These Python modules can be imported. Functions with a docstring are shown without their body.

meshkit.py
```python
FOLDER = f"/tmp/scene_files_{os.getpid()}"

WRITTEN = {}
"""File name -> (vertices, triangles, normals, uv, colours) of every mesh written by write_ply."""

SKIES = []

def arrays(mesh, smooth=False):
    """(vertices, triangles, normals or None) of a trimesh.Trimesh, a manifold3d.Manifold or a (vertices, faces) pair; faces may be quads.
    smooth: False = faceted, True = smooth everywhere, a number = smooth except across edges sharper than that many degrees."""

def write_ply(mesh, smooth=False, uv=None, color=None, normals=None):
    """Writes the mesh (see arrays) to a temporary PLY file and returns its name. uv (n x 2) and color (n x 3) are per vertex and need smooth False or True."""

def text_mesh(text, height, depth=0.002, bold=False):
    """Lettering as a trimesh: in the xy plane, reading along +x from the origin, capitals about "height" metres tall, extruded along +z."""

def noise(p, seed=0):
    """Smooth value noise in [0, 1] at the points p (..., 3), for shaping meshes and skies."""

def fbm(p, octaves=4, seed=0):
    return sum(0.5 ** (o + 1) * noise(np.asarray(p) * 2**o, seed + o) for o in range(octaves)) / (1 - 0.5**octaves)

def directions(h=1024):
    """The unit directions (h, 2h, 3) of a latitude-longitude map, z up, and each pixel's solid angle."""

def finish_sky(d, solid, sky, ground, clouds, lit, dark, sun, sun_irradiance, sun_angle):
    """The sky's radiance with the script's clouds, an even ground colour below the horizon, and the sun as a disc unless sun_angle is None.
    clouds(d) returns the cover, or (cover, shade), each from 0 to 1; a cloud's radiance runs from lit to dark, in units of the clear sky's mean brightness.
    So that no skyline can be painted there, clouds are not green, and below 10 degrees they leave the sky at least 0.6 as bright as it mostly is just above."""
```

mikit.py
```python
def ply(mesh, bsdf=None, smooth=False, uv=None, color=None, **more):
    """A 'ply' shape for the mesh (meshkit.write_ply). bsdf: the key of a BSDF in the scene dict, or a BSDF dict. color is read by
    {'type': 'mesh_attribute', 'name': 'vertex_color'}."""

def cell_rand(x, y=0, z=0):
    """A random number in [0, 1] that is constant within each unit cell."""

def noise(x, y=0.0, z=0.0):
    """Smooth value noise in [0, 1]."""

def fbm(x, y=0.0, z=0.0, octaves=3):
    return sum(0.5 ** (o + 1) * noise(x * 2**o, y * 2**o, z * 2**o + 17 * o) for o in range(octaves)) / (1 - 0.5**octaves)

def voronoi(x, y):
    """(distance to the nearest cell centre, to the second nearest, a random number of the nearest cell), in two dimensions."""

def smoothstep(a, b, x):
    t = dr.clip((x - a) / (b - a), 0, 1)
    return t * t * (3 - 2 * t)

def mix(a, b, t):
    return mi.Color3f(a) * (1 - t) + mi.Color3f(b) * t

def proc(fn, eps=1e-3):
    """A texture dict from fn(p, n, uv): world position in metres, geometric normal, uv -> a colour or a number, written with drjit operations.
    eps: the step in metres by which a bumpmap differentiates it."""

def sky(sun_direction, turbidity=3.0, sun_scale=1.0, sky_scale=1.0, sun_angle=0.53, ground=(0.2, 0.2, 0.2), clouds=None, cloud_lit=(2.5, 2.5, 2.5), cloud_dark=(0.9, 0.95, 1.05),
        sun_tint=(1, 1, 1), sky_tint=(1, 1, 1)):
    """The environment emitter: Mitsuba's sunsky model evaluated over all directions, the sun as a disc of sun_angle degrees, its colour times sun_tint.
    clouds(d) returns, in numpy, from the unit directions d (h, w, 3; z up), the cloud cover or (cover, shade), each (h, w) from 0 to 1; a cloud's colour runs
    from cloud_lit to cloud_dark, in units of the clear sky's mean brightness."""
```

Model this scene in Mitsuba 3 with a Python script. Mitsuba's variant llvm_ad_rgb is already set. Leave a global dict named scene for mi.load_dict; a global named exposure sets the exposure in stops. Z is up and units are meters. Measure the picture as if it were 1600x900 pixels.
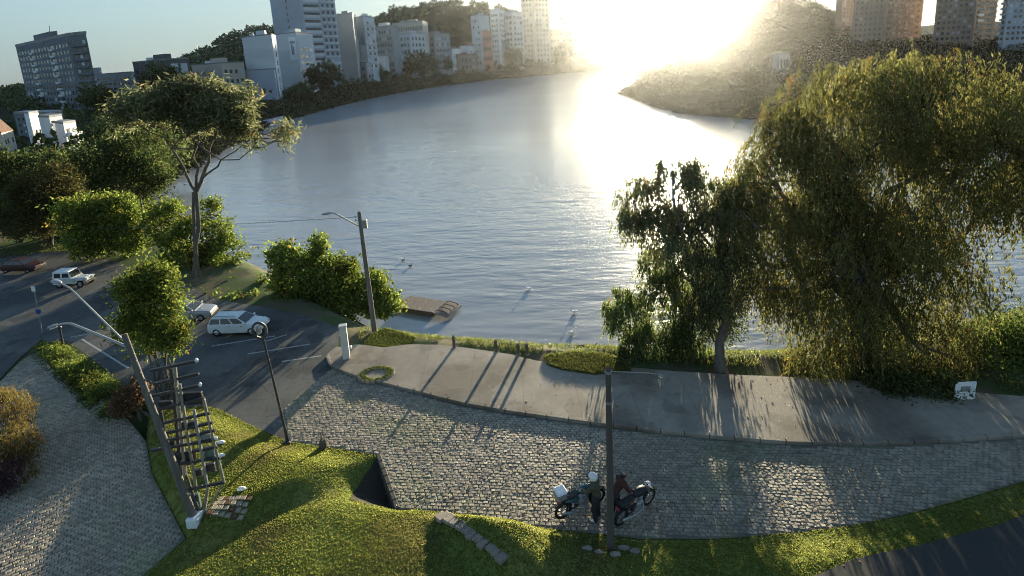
import math, random
import numpy as np, trimesh, shapely, manifold3d
import mitsuba as mi, drjit as dr
import mikit, meshkit
from mikit import proc, noise, fbm, voronoi, cell_rand, smoothstep, mix, ply
from shapely.geometry import Polygon, LineString, Point
from scipy.spatial import Delaunay, cKDTree

T = mi.ScalarTransform4f
scene, labels = {}, {}
# ------------------------------------------------------------------ camera, sky, exposure
CAM = np.array([0, 0, 16.0])
SUN = np.array([0.2795, 0.9543, 0.1062])
exposure = 3.95
HAZE = 0.00009
scene['haze_medium'] = {'type': 'homogeneous', 'albedo': {'type': 'rgb', 'value': [0.95, 0.955, 0.96]}, 'sigma_t': HAZE,
                        'phase': {'type': 'hg', 'g': 0.95}}
scene['camera'] = {'type': 'perspective', 'fov': 2 * math.degrees(math.atan(800 / 860)), 'fov_axis': 'x', 'near_clip': 0.3, 'far_clip': 14000.0,
                   'principal_point_offset_y': 0.1911,
                   'to_world': T().look_at(origin=[0, 0, 16], target=[0, 0.9781476, 16 - 0.2079117], up=[0.0523, 0.2076, 0.9768]),
                   'medium': {'type': 'ref', 'id': 'haze_medium'}}
def thin_veil(d):
    """thin high haze: nearly even, thicker towards the horizon all round, slightly streaked by noise"""
    el = np.degrees(np.arcsin(np.clip(d[..., 2], 0, 1)))
    n = meshkit.fbm(d * [3.0, 3.0, 14.0] + 4.0, 3)
    return 0.10 + (0.60 + 0.16 * n) * np.exp(-el / 13.0)
scene['sky'] = mikit.sky(SUN, turbidity=2.0, sun_scale=2.0, sky_scale=1.0, sun_tint=(0.77, 1.36, 4.7), sky_tint=(0.66, 0.79, 0.98), ground=(0.12, 0.12, 0.11),
                         clouds=thin_veil, cloud_lit=(0.37, 0.63, 0.96), cloud_dark=(0.35, 0.6, 0.9))

# ------------------------------------------------------------------ helpers
def uniq(k):
    if k not in scene and k not in labels and not any(x.startswith(k + '__') for x in scene):
        return k
    i = 1
    while '%s_%03d' % (k, i) in scene or '%s_%03d' % (k, i) in labels or ('%s_%03d' % (k, i)) in HOLD:
        i += 1
    return '%s_%03d' % (k, i)

HOLD = set()
COUNT = {}

def fresh(k):
    """the key, numbered when it is taken"""
    n = COUNT.get(k, 0)
    COUNT[k] = n + 1
    return k if n == 0 else '%s_%03d' % (k, n)

def thing(name, label, cat, group=None):
    key = fresh(name)
    labels[key] = {'label': label, 'category': cat}
    if group:
        labels[key]['group'] = group
    return key

def put(parent, name, shape, label=None, kind=None):
    key = fresh(parent + '__' + name if parent else name)
    scene[key] = shape
    if label or kind:
        labels[key] = {}
        if label: labels[key]['label'] = label
        if kind: labels[key]['kind'] = kind
    return key

def part(parent, name, mesh, bsdf, smooth=False, **k):
    lab, kind = k.pop('label', None), k.pop('kind', None)
    return put(parent, name, ply(mesh, bsdf, smooth=smooth, **k), lab, kind)

def structure(name, mesh, bsdf, smooth=False):
    key = part(None, name, mesh, bsdf, smooth)
    labels[key] = {'kind': 'structure'}
    return key

def cat(*ms):
    out = []
    for m in ms:
        out += list(m) if isinstance(m, (list, tuple)) else [m]
    return trimesh.util.concatenate(out)

def box(sx, sy, sz, at=(0, 0, 0), rz=0.0):
    m = trimesh.creation.box((sx, sy, sz))
    if rz:
        m.apply_transform(trimesh.transformations.rotation_matrix(rz, [0, 0, 1]))
    m.apply_translation(at)
    return m

def rbox(sx, sy, sz, r=0.03, at=(0, 0, 0), rz=0.0):
    """a box with chamfered edges"""
    pts = []
    for a in (-1, 1):
        for b in (-1, 1):
            for c in (-1, 1):
                x, y, z = a * sx / 2, b * sy / 2, c * sz / 2
                pts += [(x - a * r, y - b * r, z), (x - a * r, y, z - c * r), (x, y - b * r, z - c * r)]
    m = trimesh.convex.convex_hull(np.array(pts))
    if rz:
        m.apply_transform(trimesh.transformations.rotation_matrix(rz, [0, 0, 1]))
    m.apply_translation(at)
    return m

def tube(path, rad, n=8, cap=True):
    p = np.asarray(path, float)
    r = np.broadcast_to(rad, (len(p),)).astype(float)
    t = np.gradient(p, axis=0)
    t /= np.linalg.norm(t, axis=1, keepdims=True) + 1e-12
    ref = np.where(np.abs(t[:, 2:]) < 0.9, [[0, 0, 1.0]], [[1.0, 0, 0]])
    a = np.cross(t, ref); a /= np.linalg.norm(a, axis=1, keepdims=True)
    for i in range(1, len(a)):
        a[i] = a[i - 1] - t[i] * (a[i - 1] @ t[i]); a[i] /= np.linalg.norm(a[i]) + 1e-12
    b = np.cross(t, a)
    ang = np.arange(n) * 2 * math.pi / n
    v = p[:, None] + r[:, None, None] * (np.cos(ang)[None, :, None] * a[:, None] + np.sin(ang)[None, :, None] * b[:, None])
    i, j = np.meshgrid(np.arange(len(p) - 1), np.arange(n), indexing='ij')
    i, j = i.ravel(), j.ravel(); j2 = (j + 1) % n
    q = np.stack([i * n + j, i * n + j2, (i + 1) * n + j2, (i + 1) * n + j], 1)
    f = np.vstack([q[:, [0, 1, 2]], q[:, [0, 2, 3]]])
    v = v.reshape(-1, 3)
    if cap:
        k = len(v)
        v = np.vstack([v, p[:1], p[-1:]])
        jj = np.arange(n); j2 = (jj + 1) % n; e = (len(p) - 1) * n
        f = np.vstack([f, np.stack([jj * 0 + k, j2, jj], 1), np.stack([jj * 0 + k + 1, e + jj, e + j2], 1)])
    return trimesh.Trimesh(v, f, process=False)

def bar(a, b, r, n=6):
    return tube([a, b], r, n)

def hull(*pts):
    return trimesh.convex.convex_hull(np.vstack(pts))

def ring(path3, w):
    return path3

def extr(poly, z0, z1):
    m = trimesh.creation.extrude_polygon(poly if isinstance(poly, Polygon) else Polygon(poly), z1 - z0, engine='earcut')
    m.apply_translation([0, 0, z0])
    return m

def frame(o, d, up=(0, 0, 1)):
    """matrix with x along d, z near up, at o"""
    d = np.asarray(d, float); d = d / np.linalg.norm(d)
    y = np.cross(up, d); y /= np.linalg.norm(y)
    z = np.cross(d, y)
    m = np.eye(4); m[:3, 0], m[:3, 1], m[:3, 2], m[:3, 3] = d, y, z, o
    return m

def cubeM(o, dx, dy, dz):
    """to_world of a unit cube with half axes dx dy dz at o"""
    m = np.eye(4); m[:3, 0], m[:3, 1], m[:3, 2], m[:3, 3] = dx, dy, dz, o
    return T(m)

# ------------------------------------------------------------------ materials
def principled(col, rough=0.7, spec=0.4, metal=0.0, **k):
    c = {'type': 'rgb', 'value': list(col)} if isinstance(col, (tuple, list)) else col
    return {'type': 'principled', 'base_color': c, 'roughness': rough, 'specular': spec, 'metallic': metal, **k}

def mat(key, *a, **k):
    scene[key] = {'type': 'twosided', 'bsdf': principled(*a, **k)}

def bump(key, fn, scale, eps, *a, **k):
    scene[key] = {'type': 'twosided', 'bsdf': {'type': 'bumpmap', 'arbitrary': proc(fn, eps), 'scale': scale, 'bsdf': principled(*a, **k)}}

def p_asphalt(p, n, uv):
    f = fbm(p.x * 0.35, p.y * 0.35, 0, 4); g = noise(p.x * 9, p.y * 9)
    c = mix((0.062, 0.063, 0.060), (0.098, 0.097, 0.091), smoothstep(0.35, 0.68, f))
    d1, d2, w = voronoi(p.x * 0.33 + 0.3 * fbm(p.x, p.y, 0, 2), p.y * 0.33)
    crack = 1 - smoothstep(0.004, 0.016, d2 - d1)
    oil = smoothstep(0.63, 0.75, fbm(p.x * 0.8 + 5, p.y * 0.8, 3, 3))
    patch = dr.select(cell_rand(dr.floor(p.x / 3.7), dr.floor(p.y / 2.6), 5) > 0.86, 0.78, 1.0)
    return c * (0.85 + 0.3 * g) * (1 - 0.45 * crack) * (1 - 0.4 * oil) * patch
def p_stone(p, n, uv):
    r = noise(p.x * 5.3, p.y * 6.7, 3)
    f = 0.65 * fbm(p.x * 0.33, p.y * 0.33, 0, 3) + 0.35 * fbm(p.x * 1.3, p.y * 1.3, 2, 2)
    moss = 0.45 * smoothstep(0.6, 0.78, fbm(p.x * 0.45 + 3, p.y * 0.45 + 8, 1, 4))
    return mix(1.0, (0.78, 0.92, 0.58), moss) * mix((0.19, 0.155, 0.115), (0.36, 0.30, 0.222), r) * (0.65 + 0.7 * f)
def p_joint(p, n, uv):
    f = fbm(p.x * 1.2, p.y * 1.2, 0, 4)
    return mix((0.14, 0.127, 0.10), (0.175, 0.17, 0.105), smoothstep(0.4, 0.7, f))
def p_concrete(p, n, uv):
    f = fbm(p.x * 0.5, p.y * 0.5, p.z, 4); g = fbm(p.x * 4, p.y * 4, p.z * 4, 3)
    j = dr.minimum(dr.abs(p.x / 3.0 - dr.round(p.x / 3.0)) * 3.0, 9)
    c = mix((0.175, 0.142, 0.108), (0.305, 0.256, 0.20), smoothstep(0.3, 0.7, f)) * (0.8 + 0.4 * g)
    jx = dr.abs(p.x / 2.6 - dr.round(p.x / 2.6)) * 2.6
    d1, d2, w = voronoi(p.x * 0.4 + 0.4 * g, p.y * 0.4)
    crack = dr.select(w > 0.55, 1 - smoothstep(0.004, 0.014, d2 - d1), 0.0)
    flat = smoothstep(0.8, 0.95, n.z)
    st = smoothstep(0.6, 0.72, fbm(p.x * 0.9 + 9, p.y * 0.9, 4, 3))
    return c * (1 - flat * (0.28 * (1 - smoothstep(0.010, 0.025, jx)) + 0.35 * crack)) * (1 - 0.25 * st)
def p_soil(p, n, uv):
    f = fbm(p.x * 0.8, p.y * 0.8, 0, 4); g = fbm(p.x * 0.05, p.y * 0.05, 0, 3)
    c = mix((0.085, 0.075, 0.045), (0.055, 0.075, 0.028), smoothstep(0.4, 0.6, f))
    c = mix(c, (0.022, 0.026, 0.013), smoothstep(70, 130, p.y))
    return c * (0.7 + 0.6 * g)
def p_lawn(p, n, uv):
    f = fbm(p.x * 0.5, p.y * 0.5, 0, 4); g = fbm(p.x * 7, p.y * 7, 0, 2)
    c = mix((0.125, 0.15, 0.034), (0.17, 0.17, 0.05), smoothstep(0.42, 0.7, f))
    return c * (0.7 + 0.6 * g)
def p_bark(p, n, uv):
    f = fbm(p.x * 6, p.y * 6, p.z * 1.5, 3)
    return mix((0.06, 0.05, 0.04), (0.16, 0.14, 0.115), f)
def p_pole(p, n, uv):
    f = fbm(p.x * 12, p.y * 12, p.z * 0.9, 3)
    return mix((0.09, 0.08, 0.068), (0.19, 0.175, 0.155), f)
def p_wall(p, n, uv):
    f = fbm(p.x * 0.05 + p.z * 0.02, p.y * 0.05, p.z * 0.12, 4)
    return 0.78 + 0.36 * f
def walls(key, col):
    def fn(p, n, uv, col=col):
        return mi.Color3f(*col) * p_wall(p, n, uv)
    mat(key, proc(fn), 0.85, 0.25)
def p_far(p, n, uv):
    f = fbm(p.x * 0.06, p.y * 0.06, p.z * 0.06, 4)
    return mix((0.030, 0.040, 0.020), (0.070, 0.075, 0.040), f)
def wave(p, n, uv):
    x, y = p.x + 0.25 * p.y, p.y
    a = fbm(x * 0.16, y * 0.5, 0, 3) - 0.5
    b = fbm(x * 0.7 + 3, y * 1.9 + 7, 0, 3) - 0.5
    calm = smoothstep(0.36, 0.62, fbm(x * 0.018, y * 0.03, 5, 3))
    return a * 0.55 + b * (0.08 + 0.34 * calm)
def p_water(p, n, uv):
    f = fbm(p.x * 0.02, p.y * 0.05, 2, 3)
    return mix((0.215, 0.22, 0.225), (0.255, 0.258, 0.26), f)

mat('m_asphalt', proc(p_asphalt), 0.75, 0.35)
mat('m_stone', proc(p_stone), 0.7, 0.4)
mat('m_joint', proc(p_joint), 0.95, 0.1)
mat('m_palestone', (0.5, 0.49, 0.46), 0.8, 0.3)
mat('m_hollowshade', (0.04, 0.034, 0.026), 0.95, 0.1)  # near-black tone that paints the shade in the hollow
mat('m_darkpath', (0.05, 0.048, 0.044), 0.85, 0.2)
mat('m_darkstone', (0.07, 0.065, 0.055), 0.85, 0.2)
mat('m_concrete', proc(p_concrete), 0.8, 0.35)
mat('m_soil', proc(p_soil), 0.95, 0.1)
mat('m_lawn', proc(p_lawn), 0.95, 0.1)
mat('m_bark', proc(p_bark), 0.9, 0.2)
mat('m_pole', proc(p_pole), 0.85, 0.3)
mat('m_far', proc(p_far), 0.95, 0.1)
bump('m_water', wave, 0.14, 0.05, proc(p_water), rough=0.16, spec=0.9)
scene['m_leaf'] = {'type': 'principledthin', 'base_color': {'type': 'mesh_attribute', 'name': 'vertex_color'}, 'roughness': 0.6, 'diff_trans': 1.0, 'spec_trans': 0.0, 'eta': 1.4}
scene['m_grass'] = {**scene['m_leaf'], 'diff_trans': 1.25, 'roughness': 0.7}
scene['m_leaf_far'] = {**scene['m_leaf'], 'diff_trans': 0.05, 'roughness': 1.0, 'eta': 1.05}
for key, col in dict(w_slate=(0.135, 0.155, 0.175), w_grey=(0.30, 0.31, 0.31), w_pale=(0.55, 0.57, 0.58), w_white=(0.70, 0.70, 0.69), w_beige=(0.48, 0.43, 0.36),
                     w_dark=(0.10, 0.105, 0.11), w_band=(0.26, 0.29, 0.34), w_brown=(0.28, 0.21, 0.165), w_orange=(0.52, 0.25, 0.17), w_blue=(0.36, 0.40, 0.46)).items():
    walls(key, col)
mat('m_glass', (0.025, 0.03, 0.035), 0.12, 0.6)
mat('m_pane_light', (0.42, 0.45, 0.47), 0.3, 0.5)
mat('m_rooftile', (0.17, 0.10, 0.07), 0.85, 0.2)
mat('m_roofgrey', (0.22, 0.22, 0.22), 0.8, 0.2)
mat('m_roofwhite', (0.62, 0.62, 0.60), 0.6, 0.3)
mat('m_black', (0.02, 0.02, 0.022), 0.5, 0.4)
mat('m_iron', (0.035, 0.035, 0.037), 0.45, 0.5)
mat('m_steel', (0.40, 0.39, 0.37), 0.42, 0.5, 0.75)
mat('m_galva', (0.30, 0.30, 0.30), 0.5, 0.5, 0.4)
mat('m_white', (0.72, 0.72, 0.70), 0.45, 0.4)
mat('m_paintline', (0.33, 0.33, 0.31), 0.8, 0.2)
mat('m_wood', (0.10, 0.085, 0.07), 0.85, 0.2)
mat('m_deck', (0.235, 0.19, 0.16), 0.8, 0.25)
mat('m_rust', (0.11, 0.06, 0.04), 0.85, 0.2)
mat('m_rubber', (0.018, 0.018, 0.018), 0.85, 0.2)
mat('m_carwhite', (0.58, 0.62, 0.61), 0.3, 0.5, clearcoat=0.6, clearcoat_gloss=0.9)
mat('m_carsilver', (0.38, 0.38, 0.39), 0.3, 0.5, 0.5, clearcoat=0.6, clearcoat_gloss=0.9)
mat('m_carred', (0.035, 0.008, 0.008), 0.4, 0.4, clearcoat=0.7, clearcoat_gloss=0.9)
mat('m_jeep', (0.42, 0.45, 0.44), 0.4, 0.5)
mat('m_lampglass', (0.75, 0.75, 0.72), 0.2, 0.5)
mat('m_redlens', (0.3, 0.02, 0.02), 0.25, 0.5)
mat('m_blue', (0.03, 0.07, 0.24), 0.5, 0.4)
mat('m_greenbox', (0.10, 0.14, 0.125), 0.6, 0.3)
mat('m_greybox', (0.22, 0.22, 0.215), 0.6, 0.3)
mat('m_teal', (0.03, 0.09, 0.10), 0.35, 0.5, clearcoat=0.5)
mat('m_cloth_dark', (0.035, 0.035, 0.035), 0.9, 0.1)
mat('m_cloth_olive', (0.085, 0.082, 0.055), 0.9, 0.1)
mat('m_cloth_maroon', (0.075, 0.035, 0.028), 0.9, 0.1)
mat('m_skin', (0.36, 0.22, 0.155), 0.6, 0.35)
mat('m_bird', (0.85, 0.85, 0.83), 0.8, 0.2)
mat('m_beak', (0.5, 0.32, 0.06), 0.6, 0.3)

# ------------------------------------------------------------------ ground shapes (metres; x right, y away from the camera, z up)
WL = -2.7
river_near = [(-51.24, 77.64), (-39.4, 64.77), (-31.88, 57.57), (-26.28, 52.87), (-21.61, 49.17), (-17.17, 44.91), (-13.59, 41.07), (-11.18, 38.47), (-8.83, 36.33), (-6.83, 35.29), (-4.97, 34.56), (-1.88, 33.81), (0.67, 33.21), (2.75, 32.76), (5.17, 32.27), (7.91, 31.68), (10.62, 31.26), (13.26, 30.85), (16.05, 30.87), (19, 31.18)]
river = Polygon(river_near + [(24, 33), (32, 34.5), (40, 38.5), (60, 46), (120, 60), (400, 90), (400, 190), (200, 150), (110, 138), (80, 140), (63, 146), (50.5, 171), (50, 200), (52.5, 240), (53.8, 285),
                 (64, 300), (82, 330), (104, 420), (122, 560), (146, 680), (140, 735), (110, 740), (89, 719), (-27, 568), (-62, 470), (-83, 374), (-88, 300), (-87, 205), (-69, 125), (-60, 91), (-52, 66)])
river = river.buffer(1.0).buffer(-1.0)

wallA, wallB = np.array([-6.29, 20.4]), np.array([-4.9, 17.42])
ridge = LineString([(-12.91, 14.52), (-11.06, 16.05), (-9.23, 17.59), (-7.83, 18.04), (-6.43, 17.83), (-4.88, 17.3), (-3.68, 16.33), (-2.7, 15.5), (-1.8, 14.78), (-0.87, 13.96), (-0.11, 13.22)])
mound_poly = Polygon(list(ridge.coords) + [(2.5, 6), (-30, 6)])
lawn_poly = Polygon([(-15.81, 24.62), (-14.85, 24.18), (-12.46, 22.68), (-10.54, 21.57), (-8.37, 20.99), (-6.29, 20.4), (-4.9, 17.42), (-4.06, 17.34), (-2.97, 17.15), (-0.64, 16.52), (1.13, 16.11), (3.68, 15.61), (6.22, 15.45), (9.05, 15.53), (11.11, 15.72), (13.09, 16.05), (15.22, 16.5), (18.14, 17.2), (21.11, 18.04), (24.33, 16.53), (15.5, 9.54), (0.84, 10.18), (-9.5, 10.63), (-13.12, 14.53), (-12.25, 16.59), (-13.51, 17.87), (-15.53, 19.92), (-17.18, 22.09), (-18.23, 23.91), (-17.63, 24.46)])
edge_asphalt = LineString([(-15.81, 24.62), (-14.85, 24.18), (-12.46, 22.68), (-10.54, 21.57), (-8.37, 20.99), (-6.29, 20.4)])
edge_road = LineString([(-4.9, 17.42), (-4.06, 17.34), (-2.97, 17.15), (-0.64, 16.52), (1.13, 16.11), (3.68, 15.61), (6.22, 15.45), (9.05, 15.53), (11.11, 15.72), (13.09, 16.05), (15.22, 16.5), (18.14, 17.2), (21.11, 18.04)])

edge_left = LineString([(-15.81, 24.62), (-17.63, 24.46), (-18.23, 23.91), (-17.18, 22.09), (-15.53, 19.92), (-13.51, 17.87), (-12.25, 16.59), (-13.12, 14.53), (-9.5, 10.63)])
def sdist(line, P):
    return shapely.distance(line, P)

def sstep(a, b, x):
    t = np.clip((x - a) / (b - a), 0, 1)
    return t * t * (3 - 2 * t)

def lawn_h(x, y):
    """height of the foreground lawn and bank above the road"""
    x, y = np.asarray(x, float), np.asarray(y, float)
    P = shapely.points(x, y)
    ins = shapely.contains_xy(lawn_poly, x, y)
    da, drd = sdist(edge_asphalt, P), sdist(edge_road, P)
    h = (0.34 * sstep(0, 1.5, da) + 0.08 * np.clip(da - .5, 0, 7)) * sstep(0.0, 0.8, drd)
    # the hollow behind the low wall
    ab = wallB - wallA
    s_ = ((x - wallA[0]) * ab[0] + (y - wallA[1]) * ab[1]) / (ab @ ab)
    s = np.clip(s_, 0, 1)
    wd = np.hypot(x - wallA[0] - s * ab[0], y - wallA[1] - s * ab[1])
    h = h * sstep(0.0, 2.6, wd) - (0.12 + 0.85 * s) * (1 - sstep(1.0, 3.2, wd)) * sstep(0.0, 0.25, s + 0.05) * (1 - sstep(1.0, 1.12, s_))
    # the bank that climbs towards the house
    sd = sdist(ridge, P) * np.where(shapely.contains_xy(mound_poly, x, y), 1, -1)
    h = h * (1 - sstep(-1.1, 0.3, sd)) + (0.30 * sstep(-1.3, 1.1, sd) + 0.04 * np.clip(sd, 0, 20))* sstep(-1.1, 0.3, sd)
    # right-hand verge
    right = sstep(-1.0, 2.0, x)
    h = h * sstep(0.0, 0.9, sdist(edge_left, P))
    h = h * (1 - right) + right * (0.40 * sstep(0, 1.6, drd) + 0.05 * np.clip(drd - 1, 0, 12))
    h = h + 0.10 * (meshkit.fbm(np.stack([x * 0.6, y * 0.6, 0 * x], -1), 3) - 0.5) * sstep(0, 0.8, np.minimum(da, drd))
    return np.where(ins, h, 0.0)

def land_h(x, y):
    x, y = np.asarray(x, float), np.asarray(y, float)
    P = shapely.points(x, y)
    d = sdist(river, P)
    ins = shapely.contains_xy(river, x, y)
    far = sstep(48, 110, y)
    near = WL - 0.25 + (2.9) * sstep(-0.3, 4.4, d)
    rise = 2.0 + 1.3 * sstep(100, 200, y) + 2.9 * sstep(215, 370, y)
    farh = WL - 0.2 + (rise - WL) * sstep(0, 19, d) + 2.0 * sstep(30, 140, d)
    z = near * (1 - far) + farh * far
    n = meshkit.fbm(np.stack([x * 0.012, y * 0.012, 0 * x], -1), 4)
    for cx, cy, s, hh in HILLS:
        z = z + hh * np.exp(-((x - cx) ** 2 + (y - cy) ** 2) / (2 * s * s)) * (0.8 + 0.4 * n) * sstep(5, 120, d)
    z = np.where(ins, WL - 1.5, z)
    return z

HILLS = [(-90, 800, 72, 64), (15, 830, 70, 36), (-205, 790, 75, 34), (-290, 700, 55, 40), (-355, 700, 50, 18), (-480, 760, 150, 6), (-900, 1200, 200, 3),
         (226, 480, 38, 50), (300, 500, 40, 10), (175, 490, 26, 10), (150, 900, 120, 14), (60, 1100, 150, 14), (700, 900, 200, 30)]

# ---- terrain: one sheet out to the horizon
rng = np.random.default_rng(5)
pts = [np.stack(np.meshgrid(np.arange(-60, 46, 1.5), np.arange(4, 50, 1.5)), -1).reshape(-1, 2) + rng.uniform(-.3, .3, (71 * 31, 2))]
for off, st in ((0.0, 1.2), (0.7, 1.2), (1.8, 1.2), (3.0, 1.2), (4.6, 1.5), (8, 4), (12, 5), (18, 8), (30, 12)):
    b = river.buffer(off)
    for ln in ([b.exterior] if b.geom_type == 'Polygon' else [g.exterior for g in b.geoms]):
        L = ln.length
        t = np.arange(0, L, st)
        q = np.array([ln.interpolate(v).coords[0] for v in t])
        keep = (q[:, 1] < 60) | (rng.random(len(q)) < (0.22 if st < 3 else 0.6))
        pts.append(q[keep])
gx = np.stack(np.meshgrid(np.arange(-1400, 1100, 22.0), np.arange(40, 1500, 22.0)), -1).reshape(-1, 2)
pts.append(gx + rng.uniform(-6, 6, gx.shape))
gx = np.stack(np.meshgrid(np.arange(-6000, 6001, 400.0), np.arange(-800, 7001, 400.0)), -1).reshape(-1, 2)
pts.append(gx[(np.abs(gx[:, 0]) > 1400) | (gx[:, 1] > 1500) | (gx[:, 1] < 0)])
pts = np.unique(np.round(np.vstack(pts), 2), axis=0)
tri = Delaunay(pts).simplices
z = land_h(pts[:, 0], pts[:, 1])
lp = lawn_poly.buffer(0.3)
z = np.where(shapely.contains_xy(lp, pts[:, 0], pts[:, 1]), np.minimum(z, -1.3), np.where((pts[:, 1] < 45) & (z > -0.2), np.minimum(z, -0.07 + 3 * sstep(48, 110, pts[:, 1])), z))
vv = np.column_stack([pts, z])
e1, e2 = vv[tri[:, 1]] - vv[tri[:, 0]], vv[tri[:, 2]] - vv[tri[:, 0]]
fl = np.cross(e1, e2)[:, 2] < 0
tri[fl] = tri[fl][:, ::-1]
structure('ground', trimesh.Trimesh(vv, tri, process=False), 'm_soil', True)
structure('river_water', (np.array([[-700, 10, WL], [900, 10, WL], [900, 1300, WL], [-700, 1300, WL]], float), np.array([[0, 1, 2], [0, 2, 3]])), 'm_water')

def sheet(poly, hfun, zo, step, seed=1):
    """a draped sheet: points inside the polygon and along its edge, triangulated"""
    poly = poly if isinstance(poly, Polygon) else Polygon(poly)
    x0, y0, x1, y1 = poly.bounds
    r = np.random.default_rng(seed)
    g = np.stack(np.meshgrid(np.arange(x0, x1, step), np.arange(y0, y1, step)), -1).reshape(-1, 2) + r.uniform(-.2, .2, (len(np.arange(x0, x1, step)) * len(np.arange(y0, y1, step)), 2)) * step
    inner = poly.buffer(-step * 0.4)
    g = g[shapely.contains_xy(inner, g[:, 0], g[:, 1])]
    e = np.array([poly.exterior.interpolate(t).coords[0] for t in np.arange(0, poly.length, step * 0.7)])
    e = np.vstack([e, np.array(poly.exterior.coords)[:-1]])
    q = np.unique(np.round(np.vstack([g, e]), 3), axis=0)
    t = Delaunay(q).simplices
    c = q[t].mean(1)
    t = t[shapely.contains_xy(poly, c[:, 0], c[:, 1])]
    v = np.column_stack([q, hfun(q[:, 0], q[:, 1]) + zo])
    fl = np.cross(v[t[:, 1]] - v[t[:, 0]], v[t[:, 2]] - v[t[:, 0]])[:, 2] < 0
    t[fl] = t[fl][:, ::-1]
    return trimesh.Trimesh(v, t, process=False)

flat = lambda x, y: 0 * x

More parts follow.
